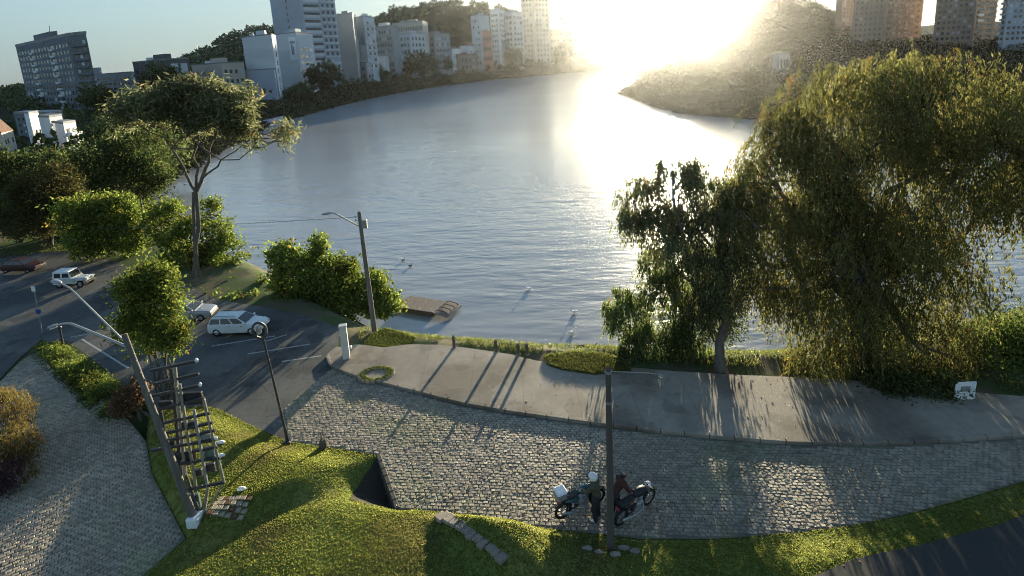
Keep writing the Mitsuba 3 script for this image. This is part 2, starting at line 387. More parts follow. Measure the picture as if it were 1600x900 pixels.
# ---- car park and the street on the left
asphalt_poly = Polygon([(-81.53, 55.11), (-51.68, 53.05), (-42.21, 51.58), (-31.48, 44.58), (-25.47, 40.66), (-22.03, 37.87), (-18.54, 36.37), (-14.77, 34.72), (-11.46, 32.34), (-10.73, 29.65), (-11.16, 28.62), (-10.39, 27.54), (-11.18, 25.79), (-11.78, 23.97), (-10.54, 21.57), (-12.46, 22.68), (-14.85, 24.18), (-15.81, 24.62), (-17.63, 24.46), (-20.05, 24.67), (-23.64, 27.84), (-27.61, 30.62), (-30.82, 32.91), (-30.23, 30.51), (-29.34, 28.24), (-34.67, 24.87), (-45.87, 29.25)])
structure('car_park', sheet(asphalt_poly.buffer(0), flat, 0.0, 1.2), 'm_asphalt')
for a, b in (((-16.02, 29.6), (-12.64, 30.37)), ((-15.59, 31.06), (-14.57, 31.76)), ((-13.6, 28.52), (-11.48, 28.93)), ((-18.78, 30.77), (-15.25, 31.67)), ((-28.03, 32.62), (-22.45, 28.7)), ((-29.05, 32.98), (-27.72, 33.43))):
    a, b = np.array(a), np.array(b)
    n = np.array([-(b - a)[1], (b - a)[0]]); n = n / np.linalg.norm(n) * 0.055
    v = np.array([[*(a - n), 0.005], [*(b - n), 0.005], [*(b + n), 0.005], [*(a + n), 0.005]])
    part('car_park', 'parking_line', (v, np.array([[0, 1, 2], [0, 2, 3]])), 'm_paintline')

# ---- cobbled road and drive
road_poly = Polygon([(-10.39, 27.54), (-8.66, 26.33), (-5.71, 24.91), (-3.02, 23.52), (-0.57, 22.64), (2.28, 21.76), (5.23, 20.92), (8.27, 20.19), (11.19, 19.62), (14.93, 19.33), (20.15, 19.39), (24.49, 19.55), (23.59, 17.86), (18.14, 17.2), (15.22, 16.5), (13.09, 16.05), (11.11, 15.72), (9.05, 15.53), (6.22, 15.45), (3.68, 15.61), (1.13, 16.11), (-0.64, 16.52), (-2.97, 17.15), (-4.06, 17.34), (-4.9, 17.42), (-6.29, 20.4), (-8.37, 20.99), (-10.54, 21.57), (-11.78, 23.97), (-11.18, 25.79)]).buffer(0)
drive_poly = Polygon([(-33.1, 25.77), (-29.1, 27.97), (-29.82, 30.04), (-29.99, 31.62), (-26.4, 29.08), (-22.61, 26.42), (-19.18, 23.84), (-17.18, 22.09), (-15.53, 19.92), (-13.51, 17.87), (-12.25, 16.59), (-13.12, 14.53), (-9.5, 10.63), (-14.67, 10.86), (-24.79, 15.87)]).buffer(0)
structure('cobbled_road', sheet(road_poly, flat, 0.0, 1.0), 'm_joint')
structure('cobbled_drive', sheet(drive_poly, flat, 0.0, 1.0), 'm_joint')

def stone_mesh(r, lx, ly):
    h = 0.015
    j = r.uniform(-.010, .010, (8, 2))
    bx, by = lx / 2, ly / 2
    b = np.array([[-bx, -by], [bx, -by], [bx, by], [-bx, by]])
    ins = 0.016
    t = np.array([[-bx + ins, -by + ins], [bx - ins, -by + ins], [bx - ins, by - ins], [-bx + ins, by - ins]])
    v = np.vstack([np.column_stack([b + j[:4], np.full(4, 0.002)]), np.column_stack([b * .97 + j[:4], np.full(4, h * .6)]), np.column_stack([t + j[4:], h + r.uniform(-.008, .008, 4)])])
    f = []
    for k in (0, 4):
        for i in range(4):
            i2 = (i + 1) % 4
            f += [[k + i, k + i2, k + 4 + i2], [k + i, k + 4 + i2, k + 4 + i]]
    f += [[8, 9, 10], [8, 10, 11]]
    return v, np.array(f)

def cobbles(holder, poly, ang, lx, ly, seed):
    r = np.random.default_rng(seed)
    c, s = math.cos(ang), math.sin(ang)
    R2 = np.array([[c, -s], [s, c]])
    q = np.array(poly.exterior.coords) @ R2
    x0, y0 = q.min(0); x1, y1 = q.max(0)
    rows = []
    for k, yy in enumerate(np.arange(y0, y1, ly)):
        xs = np.arange(x0, x1, lx) + (k % 2) * lx * .5 + r.uniform(-.02, .02)
        rows.append(np.column_stack([xs, np.full(len(xs), yy) + .03 * np.sin(xs * 1.3 + k * .07)]))
    g = np.vstack(rows)
    g += r.uniform(-.014, .014, g.shape)
    w = g @ R2.T
    ok = shapely.contains_xy(poly.buffer(-0.09), w[:, 0], w[:, 1])
    w = w[ok]
    d = np.hypot(w[:, 0], w[:, 1])
    az = np.degrees(np.arctan2(w[:, 0], w[:, 1]))
    vis = (np.abs(az) < 49) & (d < 52) & (w[:, 1] > 12.5)
    w, d = w[vis], d[vis]
    o = np.argsort(d)
    var = [stone_mesh(r, (lx - .016) * r.uniform(.86, 1.0), (ly - .014) * r.uniform(.9, 1.0)) for _ in range(14)]
    shp = [ply(v, 'm_stone') for v in var]
    for i in o[:300]:
        a = ang + r.uniform(-.05, .05)
        m = np.eye(4); m[:2, :2] = [[math.cos(a), -math.sin(a)], [math.sin(a), math.cos(a)]]; m[:3, 3] = [*w[i], 0.0]
        put(holder, 'cobble', {**shp[r.integers(14)], 'to_world': T(m)})
    V, F, at = [], [], 0
    for i in o[300:]:
        v, f = var[r.integers(14)]
        a = ang + r.uniform(-.05, .05)
        ca, sa = math.cos(a), math.sin(a)
        vv = v.copy(); vv[:, 0] = v[:, 0] * ca - v[:, 1] * sa + w[i, 0]; vv[:, 1] = v[:, 0] * sa + v[:, 1] * ca + w[i, 1]
        vv[8:, 2] += r.uniform(-.008, .008)
        V.append(vv); F.append(f + at); at += len(v)
    if V:
        part(holder, 'cobble_field', (np.vstack(V), np.vstack(F)), 'm_stone', kind='stuff')

cobbles('cobbled_road', road_poly, -0.12, 0.205, 0.155, 1)
cobbles('cobbled_drive', drive_poly, 0.62, 0.21, 0.155, 2)

# ---- promenade slab, kerb
kerb_line = LineString([(-10.73, 29.65), (-11.1, 28.89), (-10.83, 28.05), (-10.17, 27.4), (-8.69, 26.45), (-5.73, 25.02), (-3.03, 23.68), (-0.57, 22.78), (2.3, 21.9), (5.26, 21.05), (8.31, 20.31), (11.25, 19.73), (15, 19.44), (20.25, 19.5), (25.05, 19.59)])
prom_poly = Polygon(list(kerb_line.coords) + [(25.91, 20.35), (22.48, 21.91), (19.61, 22.66), (17.2, 23.5), (13.62, 24.26), (10.68, 24.76), (7.66, 25.39), (4.85, 26.14), (2.87, 26.46), (0.86, 27.04), (-0.52, 27.84), (-2.7, 28.68), (-4.6, 29.31), (-6.51, 29.58), (-7.96, 29.36), (-9.6, 29.9)]).buffer(0)
structure('promenade', extr(prom_poly.buffer(-0.087), -0.3, 0.14), 'm_concrete')
L = kerb_line.length
for t in np.arange(0.0, L - 1.0, 1.0):
    a, b = np.array(kerb_line.interpolate(t + .012).coords[0]), np.array(kerb_line.interpolate(t + .988).coords[0])
    d = b - a
    m = rbox(np.linalg.norm(d), 0.17, 0.34, 0.018)
    m.apply_transform(frame([*((a + b) / 2), -0.02], [*d, 0]))
    part('promenade', 'kerb_stone', m, 'm_concrete')

# ---- lawn sheet and low wall beside the hollow
structure('lawn', sheet(lawn_poly.buffer(-0.03), lawn_h, 0.0, 0.28, 3), 'm_lawn', True)
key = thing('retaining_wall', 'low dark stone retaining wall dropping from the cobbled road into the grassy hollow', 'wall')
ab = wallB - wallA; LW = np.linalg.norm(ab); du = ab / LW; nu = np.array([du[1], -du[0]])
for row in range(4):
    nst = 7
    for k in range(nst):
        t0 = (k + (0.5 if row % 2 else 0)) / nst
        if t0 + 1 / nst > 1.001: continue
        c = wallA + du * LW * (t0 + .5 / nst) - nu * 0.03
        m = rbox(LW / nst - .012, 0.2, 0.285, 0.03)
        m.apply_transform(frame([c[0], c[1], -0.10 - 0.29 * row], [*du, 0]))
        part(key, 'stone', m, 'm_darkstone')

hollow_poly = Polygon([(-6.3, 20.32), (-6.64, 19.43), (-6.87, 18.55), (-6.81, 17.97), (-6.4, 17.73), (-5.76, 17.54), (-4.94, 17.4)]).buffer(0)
structure('hollow_shade', sheet(hollow_poly.intersection(lawn_poly.buffer(-.06)), lawn_h, 0.025, .2, 9), 'm_hollowshade', True)  # dark sheet painting the wall's shadow onto the floor of the hollow
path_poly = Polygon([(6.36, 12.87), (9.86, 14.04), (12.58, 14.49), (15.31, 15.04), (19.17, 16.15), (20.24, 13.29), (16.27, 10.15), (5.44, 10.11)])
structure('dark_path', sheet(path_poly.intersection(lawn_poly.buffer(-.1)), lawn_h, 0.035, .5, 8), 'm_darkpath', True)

# stone steps up the bank
steps = thing('stone_steps', 'worn flight of flat stone steps climbing the grassy bank beside the road', 'steps')
s0, s1 = np.array([-3.3, 16.77]), np.array([-0.83, 14.54])
dd = (s1 - s0) / np.linalg.norm(s1 - s0)
NS = 12
r = np.random.default_rng(11)
for k in range(NS):
    c = s0 + (s1 - s0) * (k + .5) / NS
    hz = float(lawn_h(np.array([c[0]]), np.array([c[1]]))[0])
    m = rbox(0.30 + r.uniform(-.05, .03), 0.40 + r.uniform(-.14, .10), 0.14, 0.03)
    m.apply_transform(frame([c[0] + r.uniform(-.05, .05), c[1], hz + 0.03], [dd[0], dd[1] + r.uniform(-.15, .15), 0.12]))
    part(steps, 'slab', m, 'm_concrete')

# ------------------------------------------------------------------ foliage
def hash_col(r, n, c0, c1, spread=0.25):
    t = r.random((n, 1)); k = 1 + spread * (r.random((n, 1)) - .5) * 2
    return (np.asarray(c0) * (1 - t) + np.asarray(c1) * t) * k

def leaf_mesh(c, d, size, asp, cols, r):
    """one kite-shaped leaf (two triangles) per centre c, its axis along d"""
    n = len(c)
    d = d / (np.linalg.norm(d, axis=1, keepdims=True) + 1e-9)
    w = np.cross(d, r.normal(size=(n, 3))); w /= np.linalg.norm(w, axis=1, keepdims=True) + 1e-9
    s = np.asarray(size).reshape(-1, 1) * r.uniform(.65, 1.35, (n, 1))
    nn = np.cross(d, w)
    v = np.stack([c - d * s * .5, c + w * s * asp * .5 + nn * s * .06, c + d * s * .5, c - w * s * asp * .5 + nn * s * .06], 1).reshape(-1, 3)
    k = np.arange(n)[:, None] * 4
    f = np.concatenate([k + [0, 1, 2], k + [0, 2, 3]], 1).reshape(-1, 3)
    return v, f, np.repeat(cols, 4, 0)

def crown(parent, blobs, n, size, c0, c1, seed, asp=0.45, droop=0.0, twig=14, twig_r=0.45, shell=0.55, gap=0.42, gscale=0.9, name='crown', floor=None, kind=None, hang=0.0):
    """leaves on many small twigs spread through the blobs (x, y, z, rx, ry, rz), thinned by noise so that gaps open"""
    r = np.random.default_rng(seed)
    B = np.asarray(blobs, float)
    vol = (B[:, 3] * B[:, 4] * B[:, 5]) ** (2 / 3)
    nt = max(4, n // twig)
    pick = r.choice(len(B), nt * 2, p=vol / vol.sum())
    u = r.normal(size=(nt * 2, 3)); u /= np.linalg.norm(u, axis=1, keepdims=True)
    rad = shell + (1 - shell) * r.random((nt * 2, 1)) ** 0.6
    rad *= 1 + 0.16 * r.normal(size=(nt * 2, 1)) * (r.random((nt * 2, 1)) > .6)
    c = B[pick, :3] + u * rad * B[pick, 3:]
    k = meshkit.fbm(c * gscale + seed * 3.1, 3)
    c, u = c[k > np.quantile(k, gap * .9)], u[k > np.quantile(k, gap * .9)]
    if floor is not None:
        ok = c[:, 2] > floor; c, u = c[ok], u[ok]
    c, u = c[:nt], u[:nt]
    nt = len(c)
    tone = meshkit.fbm(c * 0.55 + 9.0, 3)[:, None]
    tw = u + r.normal(size=u.shape) * .5; tw[:, 2] += 0.1 - hang
    tw /= np.linalg.norm(tw, axis=1, keepdims=True)
    if hang:
        t = np.tile(np.linspace(0, 1, twig), nt)[:, None]
        ln = twig_r * r.uniform(.5, 1.4, (nt, 1))
        P = np.repeat(c, twig, 0) + np.repeat(tw * ln, twig, 0) * t * .45 + np.array([0, 0, -1.0]) * np.repeat(ln, twig, 0) * t ** 1.5 + r.normal(size=(nt * twig, 3)) * .06
        D = np.repeat(tw, twig, 0) * .2 + [0, 0, -1.0] + r.normal(size=(nt * twig, 3)) * .35
    else:
        P = np.repeat(c, twig, 0) + r.normal(size=(nt * twig, 3)) * twig_r * .5 + np.repeat(tw, twig, 0) * r.uniform(-.5, .8, (nt * twig, 1)) * twig_r
        D = np.repeat(tw, twig, 0) + r.normal(size=(nt * twig, 3)) * .6; D[:, 2] -= droop
    if floor is not None:
        P[:, 2] = np.maximum(P[:, 2], floor + .03)
    cols = hash_col(r, len(P), c0, c1) * np.repeat(0.6 + 0.85 * np.clip((tone - .3) / .4, 0, 1), twig, 0)
    odd = np.repeat(r.random((nt, 1)), twig, 0)
    cols = np.where(odd < .05, cols * [1.35, .85, .8], np.where(odd > .86, cols * [1.25, 1.18, .9], cols))
    v, f, cc = leaf_mesh(P, D, np.full(len(P), size), asp, cols, r)
    return part(parent, name, (v, f), 'm_leaf', color=cc, kind=kind)

def limb_path(a, b, sag, r, n=5):
    t = np.linspace(0, 1, n)[:, None]
    a, b = np.asarray(a, float), np.asarray(b, float)
    p = a + (b - a) * t
    p[1:-1] += r.normal(size=(n - 2, 3)) * sag * np.linalg.norm(b - a)
    return p

def trunk_and_limbs(key, base, fork, blobs, r0, seed, bark='m_bark', r1=None, forks=None):
    r = np.random.default_rng(seed)
    base, fork = np.asarray(base, float), np.asarray(fork, float)
    r1 = r1 or r0 * .6
    p = limb_path(base - [0, 0, .2], fork, .04, r, 6)
    rad = np.linspace(r0, r1, 6); rad[0] = r0 * 1.35
    part(key, 'trunk', tube(p, rad, 9), bark, True)
    for i, b in enumerate(blobs):
        e = np.asarray(b[:3], float)
        st = fork if i % 2 == 0 else p[4]
        q = limb_path(st, e, .07, r, 6)
        part(key, 'limb', tube(q, np.linspace(r1 * .7, .03, 6), 6), bark, True)
        for k in range(3):
            u = r.normal(size=3); u /= np.linalg.norm(u)
            e2 = e + u * np.asarray(b[3:]) * .8
            part(key, 'branch', tube(limb_path(q[3 + k % 2], e2, .08, r, 4), np.linspace(r1 * .25, .02, 4), 5), bark, True)

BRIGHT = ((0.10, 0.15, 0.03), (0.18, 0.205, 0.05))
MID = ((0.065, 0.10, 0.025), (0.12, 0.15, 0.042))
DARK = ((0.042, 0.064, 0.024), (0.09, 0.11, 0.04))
OLIVE = ((0.075, 0.08, 0.025), (0.135, 0.13, 0.045))
SILVER = ((0.06, 0.078, 0.045), (0.12, 0.13, 0.085))

# --- the great willow-like tree on the right bank
def blobs_at(*rows):
    return [list(x) for x in rows]

wl = thing('willow_tree', 'huge dark drooping riverside tree filling the right side of the view', 'tree')
wb = blobs_at((16.57, 26.5, 12.28, 4.6, 3.2, 2.9), (20.96, 27, 12.62, 3.8, 3.0, 2.8), (13.64, 26, 10, 3.0, 2.6, 2.4), (18.37, 25.5, 8.9, 4.6, 3.2, 3.4), (23.83, 27, 9.91, 3.2, 3.0, 3.2),
              (16.16, 25, 5.64, 4.0, 2.8, 3.0), (20.34, 25.5, 4.88, 3.6, 2.8, 2.6), (12.53, 26, 7.14, 2.3, 2.2, 2.2), (16.13, 24.6, 2.82, 2.8, 2.2, 2.0), (20.03, 25, 1.19, 2.8, 2.3, 2.1), (24.7, 27, 11.8, 2.5, 2.4, 2.6), (25.97, 26.5, 8.58, 2.0, 2.0, 2.6), (13.65, 26.5, 11.65, 1.9, 1.9, 1.7), (11.51, 26.5, 10.49, 1.1, 1.1, 1.2), (15.39, 25.6, 8.4, 2.3, 2.0, 2.2), (10.99, 26.2, 8.15, 1.4, 1.2, 1.4), (11.47, 26, 5.86, 1.3, 1.2, 1.3), (12.09, 25.8, 4.2, 1.0, 1.0, 1.0), (18.62, 27, 13.99, 2.6, 2.2, 1.5), (14.82, 24.8, 0.73, 1.5, 1.3, 1.5), (17.45, 24.4, 0.46, 1.8, 1.4, 1.5), (13.46, 25.6, 3.87, 1.3, 1.4, 1.4), (11.72, 26.5, 9.02, 1.2, 1.2, 1.2))
trunk_and_limbs(wl, (16.43, 24.6, -1.09), (17.04, 25.3, 4.81), wb, 0.55, 21, r1=.4)
crown(wl, wb, 180000, 0.215, (0.10, 0.10, 0.034), (0.17, 0.165, 0.055), 31, asp=.28, twig=15, twig_r=1.0, hang=.28, shell=.25, gap=.12, gscale=.5)
wl2 = thing('willow_tree', 'slender leaning riverside tree with sparse open branches reaching left over the water', 'tree')
wb2 = blobs_at((6.75, 27, 9.17, 1.5, 1.3, 0.75), (8.03, 27, 10.36, .9, .9, .9), (9.53, 26.6, 9.12, 1.7, 1.4, .95), (6.09, 27, 7.86, 1.0, .9, .55), (8.21, 26.4, 6.91, 1.9, 1.5, .9), (10.34, 26, 5.92, 1.9, 1.5, 1.3), (9.16, 27, 10.03, .6, .6, .7), (9.67, 25.8, 4.16, 1.7, 1.3, 1.0), (9.98, 26, 7.61, 1.5, 1.3, 1.2), (7.67, 26.8, 8.17, 1.2, 1.1, .8))
trunk_and_limbs(wl2, (10.13, 25.2, 0.23), (10.48, 25.8, 4.12), wb2, 0.27, 22, r1=.17)
crown(wl2, wb2, 26000, 0.22, (0.10, 0.125, 0.05), (0.19, 0.195, 0.10), 32, asp=.32, twig=12, twig_r=.7, hang=.25, shell=.2, gap=.5, gscale=1.1)

def bush(name, label, cat_, blobs, n, size, cols, seed, group=None, stems=5, base_z=0.0, **k):
    key = thing(name, label, cat_, group)
    crown(key, blobs, n, size, cols[0], cols[1], seed, floor=base_z, **k)
    r = np.random.default_rng(seed + 1)
    B = np.asarray(blobs, float)
    c = np.array([B[:, 0].mean(), B[:, 1].mean(), base_z])
    for i in range(stems):
        b = B[i % len(B)]
        st = np.array([b[0] * .7 + c[0] * .3 + r.uniform(-.4, .4), b[1] * .7 + c[1] * .3 + r.uniform(-.4, .4), base_z - .15])
        part(key, 'stem', tube(limb_path(st, [b[0] + r.uniform(-.5, .5) * b[3], b[1], b[2] + b[5] * .3], .06, r, 5), np.linspace(.07, .02, 5), 5), 'm_bark', True)
    return key

# shrubs and reeds below the tree on the right bank
bush('riverside_shrub', 'grey green feathery shrub at the water edge left of the leaning tree', 'shrub', blobs_at((6.11, 28, 1.7, 1.3, 1.0, 1.3), (7.91, 27.5, 2.96, 1.7, 1.2, 1.7), (5.5, 28.4, 2.69, .9, .7, .9), (6.87, 27.5, 0.58, 1.7, 1.0, .9), (9.26, 27, 4.56, 1.5, 1.2, 1.4), (7.58, 27.6, 5.13, 1.1, .9, .9), (9.32, 27, 1.27, 1.2, 1.0, 1.2)), 24000, .22, ((0.085, 0.12, 0.04), (0.16, 0.19, 0.07)), 41, asp=.3, twig=10, twig_r=.6, hang=.15, gap=.4, base_z=-1.6)
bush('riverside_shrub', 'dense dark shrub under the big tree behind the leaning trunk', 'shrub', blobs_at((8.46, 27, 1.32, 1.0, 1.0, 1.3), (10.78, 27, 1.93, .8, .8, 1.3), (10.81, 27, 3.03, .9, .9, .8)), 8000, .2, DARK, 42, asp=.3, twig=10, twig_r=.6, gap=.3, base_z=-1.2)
bush('riverside_shrub', 'leafy hedge-like shrub at the right edge with a bright green sunlit top', 'shrub', blobs_at((23.95, 25, 0.61, 1.9, 1.4, 1.3), (26.34, 25.5, 0.73, 2.0, 1.5, 1.5), (22.08, 24.5, -0.57, 1.2, 1.0, .8), (24.25, 24, -1.08, 1.7, 1.2, .9)), 13000, .2, MID, 43, asp=.4, twig=10, twig_r=.5, gap=.25, base_z=0.0)
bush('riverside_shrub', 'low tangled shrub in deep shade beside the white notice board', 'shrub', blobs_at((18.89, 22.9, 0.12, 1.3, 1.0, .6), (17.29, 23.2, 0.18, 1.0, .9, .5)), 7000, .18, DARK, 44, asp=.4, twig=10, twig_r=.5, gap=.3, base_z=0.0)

# bushes along the car park, left bank
bush('bank_bush', 'broad dark bush by the riverside pole with a bright green fringe on top', 'bush', blobs_at((-16.2, 39, 1.01, 2.1, 1.6, 1.7), (-13.86, 39, 0.47, 2.2, 1.7, 1.7), (-11.37, 38.5, 0.04, 1.7, 1.4, 1.3), (-9.84, 37.6, -0.91, 1.1, 1.1, 1.0), (-17.39, 39.5, 2.52, 1.2, .9, .8), (-14.8, 39.5, 3.14, .5, .5, .8), (-12.68, 37.5, -1.36, 2.2, 1.2, .9), (-16.08, 38, -0.9, 2.0, 1.1, 1.0)), 21000, .32, BRIGHT, 51, asp=.55, twig=10, twig_r=.45, gap=.28, base_z=-1.6)
bush('bank_bush', 'low bush between the tall flat-topped tree and the lamp pole bush', 'bush', blobs_at((-20.43, 41, -0.54, 1.3, 1.0, .7), (-22.97, 42, -0.71, 1.4, 1.0, .65), (-24.55, 42, -0.85, 1.3, 1.0, .6), (-17.65, 37.5, -0.68, 1.5, 1.0, .5), (-19.89, 38, -0.38, 1.5, 1.0, .55), (-22.14, 38.5, -0.18, 1.4, 1.0, .5), (-15.38, 36, -1.07, 1.6, .8, .45), (-19.01, 40, -0.61, 1.3, .9, .6)), 7500, .28, MID, 52, asp=.5, twig=10, twig_r=.35, gap=.5)
bush('bank_bush', 'tall leafy bush around the foot of the flat-topped tree, reaching over the river', 'bush', blobs_at((-30.39, 47, 3.47, 2.1, 1.6, 1.9), (-27.5, 47, 2.13, 2.3, 1.7, 2.0), (-25.49, 46.5, 0.7, 1.7, 1.3, 1.3), (-28.98, 46, 0.19, 2.5, 1.5, 1.6), (-27.12, 48, 4.19, .9, .8, 1.1)), 11000, .32, BRIGHT, 53, asp=.5, twig=10, twig_r=.5, gap=.45)
bush('bank_bush', 'rounded bright yellow-green bush left of the leaning bare stem', 'bush', blobs_at((-40.23, 50, 3.73, 2.6, 1.8, 1.9), (-37.2, 50, 3.88, 2.4, 1.8, 1.8), (-35.72, 49.5, 2.08, 1.6, 1.4, 1.8), (-38.41, 49, 1.77, 2.8, 1.8, 1.4)), 15000, .36, BRIGHT, 54, asp=.5, twig=10, twig_r=.5, gap=.28)
bush('bank_bush', 'dark ragged bush with thin reddish twigs at the left end of the trees', 'bush', blobs_at((-46.59, 53, 5.17, 2.4, 1.8, 2.6), (-44.96, 54, 6.15, 1.8, 1.5, 2.2), (-46.91, 52, 2.87, 2.6, 1.6, 1.5)), 15000, .26, ((0.04, 0.05, 0.02), (0.10, 0.085, 0.035)), 55, asp=.4, twig=10, twig_r=.5, gap=.4)

# flat-topped tree on the left
ft = thing('flat_topped_tree', 'tall forked tree with a wide flat umbrella crown against the river and the city', 'tree')
fb = blobs_at((-27.57, 43, 14.05, 2.5, 2.2, 1.0), (-24.26, 43, 14.61, 2.6, 2.2, 1.1), (-21.19, 42.5, 13.76, 2.4, 2.2, 1.1), (-18.51, 42, 12.2, 2.0, 1.8, .9), (-25.47, 42, 12.81, 2.3, 2.0, .9), (-21.87, 41.5, 12.43, 2.2, 2.0, .9), (-29.52, 43.5, 13.36, 1.7, 1.5, .8), (-17.43, 42, 11.16, .9, .9, .5), (-19.66, 41.5, 11.11, 1.2, 1.1, .55))
fork = np.array([-25.25, 43, 7.06])
rr = np.random.default_rng(60)
part(ft, 'trunk', tube(limb_path([-26.33, 43, -0.5], fork, .01, rr, 6), [.26, .18, .17, .16, .15, .15], 9), 'm_bark', True)
part(ft, 'trunk', tube(limb_path([-26.78, 43.3, -0.32], [-25.57, 43.2, 7.03], .015, rr, 5), [.18, .13, .12, .11, .11], 8), 'm_bark', True)
for e, r0 in (((-26.55, 43, 10.65), .13), ((-24.43, 43, 12.15), .12), ((-23.17, 43, 11.33), .17), ((-22.65, 42.6, 9.59), .1)):
    part(ft, 'limb', tube(limb_path(fork, e, .04, rr, 6), np.linspace(r0, r0 * .6, 6), 7), 'm_bark', True)
    for k in range(4):
        b = fb[rr.integers(len(fb))]
        part(ft, 'branch', tube(limb_path(e, b[:3], .06, rr, 5), np.linspace(r0 * .5, .03, 5), 5), 'm_bark', True)
crown(ft, fb, 13000, .55, (0.09, 0.105, 0.04), (0.22, 0.225, 0.13), 61, asp=.24, twig=9, twig_r=.7, droop=.5, shell=.3, gap=.5, gscale=.55)

ls = thing('bare_stem', 'thin leaning bare tree stem between the two green bushes', 'tree')
part(ls, 'trunk', tube([(-33.4, 48, 2.01), (-33.27, 48, 3.63), (-33.19, 48, 5.82)], [.11, .09, .06], 6), 'm_bark', True)

# taller dark trees behind, along the left bank
def tree(label, base, top_blobs, n, size, cols, seed, name='bank_tree', group=None, **k):
    key = thing(name, label, 'tree', group)
    B = np.asarray(top_blobs, float)
    c = B[:, :3].mean(0)
    fork = np.array([base[0] * .3 + c[0] * .7, base[1] * .3 + c[1] * .7, base[2] + (B[:, 2].min() - base[2]) * .75])
    trunk_and_limbs(key, base, fork, top_blobs[:6], .3, seed, r1=.2)
    crown(key, top_blobs, n, size, cols[0], cols[1], seed + 7, **k)
    return key
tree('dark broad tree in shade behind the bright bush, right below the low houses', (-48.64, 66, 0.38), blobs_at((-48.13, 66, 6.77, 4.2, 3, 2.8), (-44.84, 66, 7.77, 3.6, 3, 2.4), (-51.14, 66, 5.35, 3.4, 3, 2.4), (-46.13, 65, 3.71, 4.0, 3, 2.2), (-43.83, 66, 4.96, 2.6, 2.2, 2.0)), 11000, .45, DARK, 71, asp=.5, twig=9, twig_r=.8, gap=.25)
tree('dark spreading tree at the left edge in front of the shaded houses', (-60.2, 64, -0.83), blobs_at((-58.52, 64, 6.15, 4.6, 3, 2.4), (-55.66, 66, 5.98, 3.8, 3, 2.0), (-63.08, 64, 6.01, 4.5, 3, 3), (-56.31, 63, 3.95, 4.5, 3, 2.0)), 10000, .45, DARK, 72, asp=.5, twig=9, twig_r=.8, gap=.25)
tree('far shaded tree between the low houses and the flat-topped tree crown', (-74.75, 105, 1.21), blobs_at((-73.82, 105, 5.87, 5.0, 4, 3.0), (-72.41, 108, 7.54, 5.0, 4, 3.4), (-73.07, 102, 5.28, 6.5, 4, 3.4), (-68.87, 106, 6.34, 4.5, 4, 3.4), (-64.58, 100, 2.75, 5, 4, 3), (-64.72, 104, 4.3, 4, 4, 3)), 9000, .7, DARK, 73, asp=.5, twig=9, twig_r=1.2, gap=.25)
tree('thin dark tree at the far left of the car park', (-51.89, 56, -0.54), blobs_at((-52.51, 56, 1.97, 1.8, 1.5, 1.6), (-54.45, 57, 3.19, 2.0, 1.6, 1.8)), 5000, .28, DARK, 74, asp=.5, twig=9, twig_r=.6, gap=.3)
tree('thin dark tree with pale trunk behind the red car', (-51.16, 57, -0.85), blobs_at((-48.98, 57, 1.83, 2.0, 1.6, 1.7), (-47.52, 57, 0.68, 1.8, 1.6, 1.4)), 5000, .28, DARK, 75, asp=.5, twig=9, twig_r=.6, gap=.3)

# small street tree with several stems, before the car park
st = thing('street_tree', 'small green round-crowned tree with several thin stems in front of the white estate car', 'tree')
sb = blobs_at((-18.14, 25.5, 5.34, 1.35, 1.2, 1.4), (-18.89, 25.6, 5.85, .9, .9, 1.0), (-17.25, 25.4, 4.66, .95, .9, 1.1), (-18.47, 25.3, 3.75, 1.1, 1.0, .9), (-17.8, 25.6, 6.63, .8, .8, .7), (-17.05, 25.2, 3.38, .7, .7, .55), (-19.59, 25.5, 4.4, .7, .7, .8))
bs = np.array([-18.34, 25.3, -0.25])
rs = np.random.default_rng(63)
for k, b in enumerate(sb):
    part(st, 'stem', tube(limb_path(bs + [rs.uniform(-.15, .15), rs.uniform(-.1, .1), -.1], b[:3], .03, rs, 6), np.linspace(.06, .02, 6), 6), 'm_bark', True)
crown(st, sb, 12000, .21, BRIGHT[0], BRIGHT[1], 64, asp=.45, twig=10, twig_r=.36, shell=.35, gap=.38, gscale=1.5, droop=.3)

# dead brown shrub, hedge strip, corner shrub
bush('dry_shrub', 'brown withered shrub with curled dry leaves at the end of the hedge strip', 'shrub', blobs_at((-18.77, 24, 1.36, .55, .5, .6), (-19.16, 23.8, 0.72, .5, .45, .5)), 2600, .16, ((0.12, 0.07, 0.04), (0.26, 0.18, 0.10)), 81, asp=.5, twig=8, twig_r=.25, gap=.3)
hd = thing('hedge_strip', 'long low green hedge strip on the verge between the street and the cobbled drive', 'hedge')
ha, hb = np.array([-29.21, 31.54]), np.array([-20.05, 24.67])
crown(hd, [[*(ha + (hb - ha) * t), .08, .75 + .5 * t, .5, .24] for t in np.linspace(0, 1, 11)], 15000, .13, MID[0], BRIGHT[1], 82, asp=.5, twig=8, twig_r=.2, shell=.5, gap=.2, floor=0.0, name='foliage')
part(hd, 'earth_bed', sheet(LineString([ha, hb]).buffer(1.0), flat, 0.012, .5), 'm_soil')
bush('corner_shrub', 'large yellowish shrub hanging in at the left edge of the cobbled drive', 'shrub', blobs_at((-22.53, 21.6, 2.28, .95, .9, .95), (-21.26, 20.6, 1.39, .65, .7, .9), (-23.71, 21.8, 2.21, 1.1, 1.0, 1.1), (-21.97, 20.4, 1.28, .9, .8, .9), (-20.77, 20, 0.61, .4, .4, .45), (-21.91, 19.8, 0.4, .8, .7, .5)), 15000, .12, ((0.12, 0.10, 0.035), (0.21, 0.16, 0.06)), 83, asp=.3, twig=12, twig_r=.35, hang=.5, shell=.6, gap=.15, base_z=0.0)
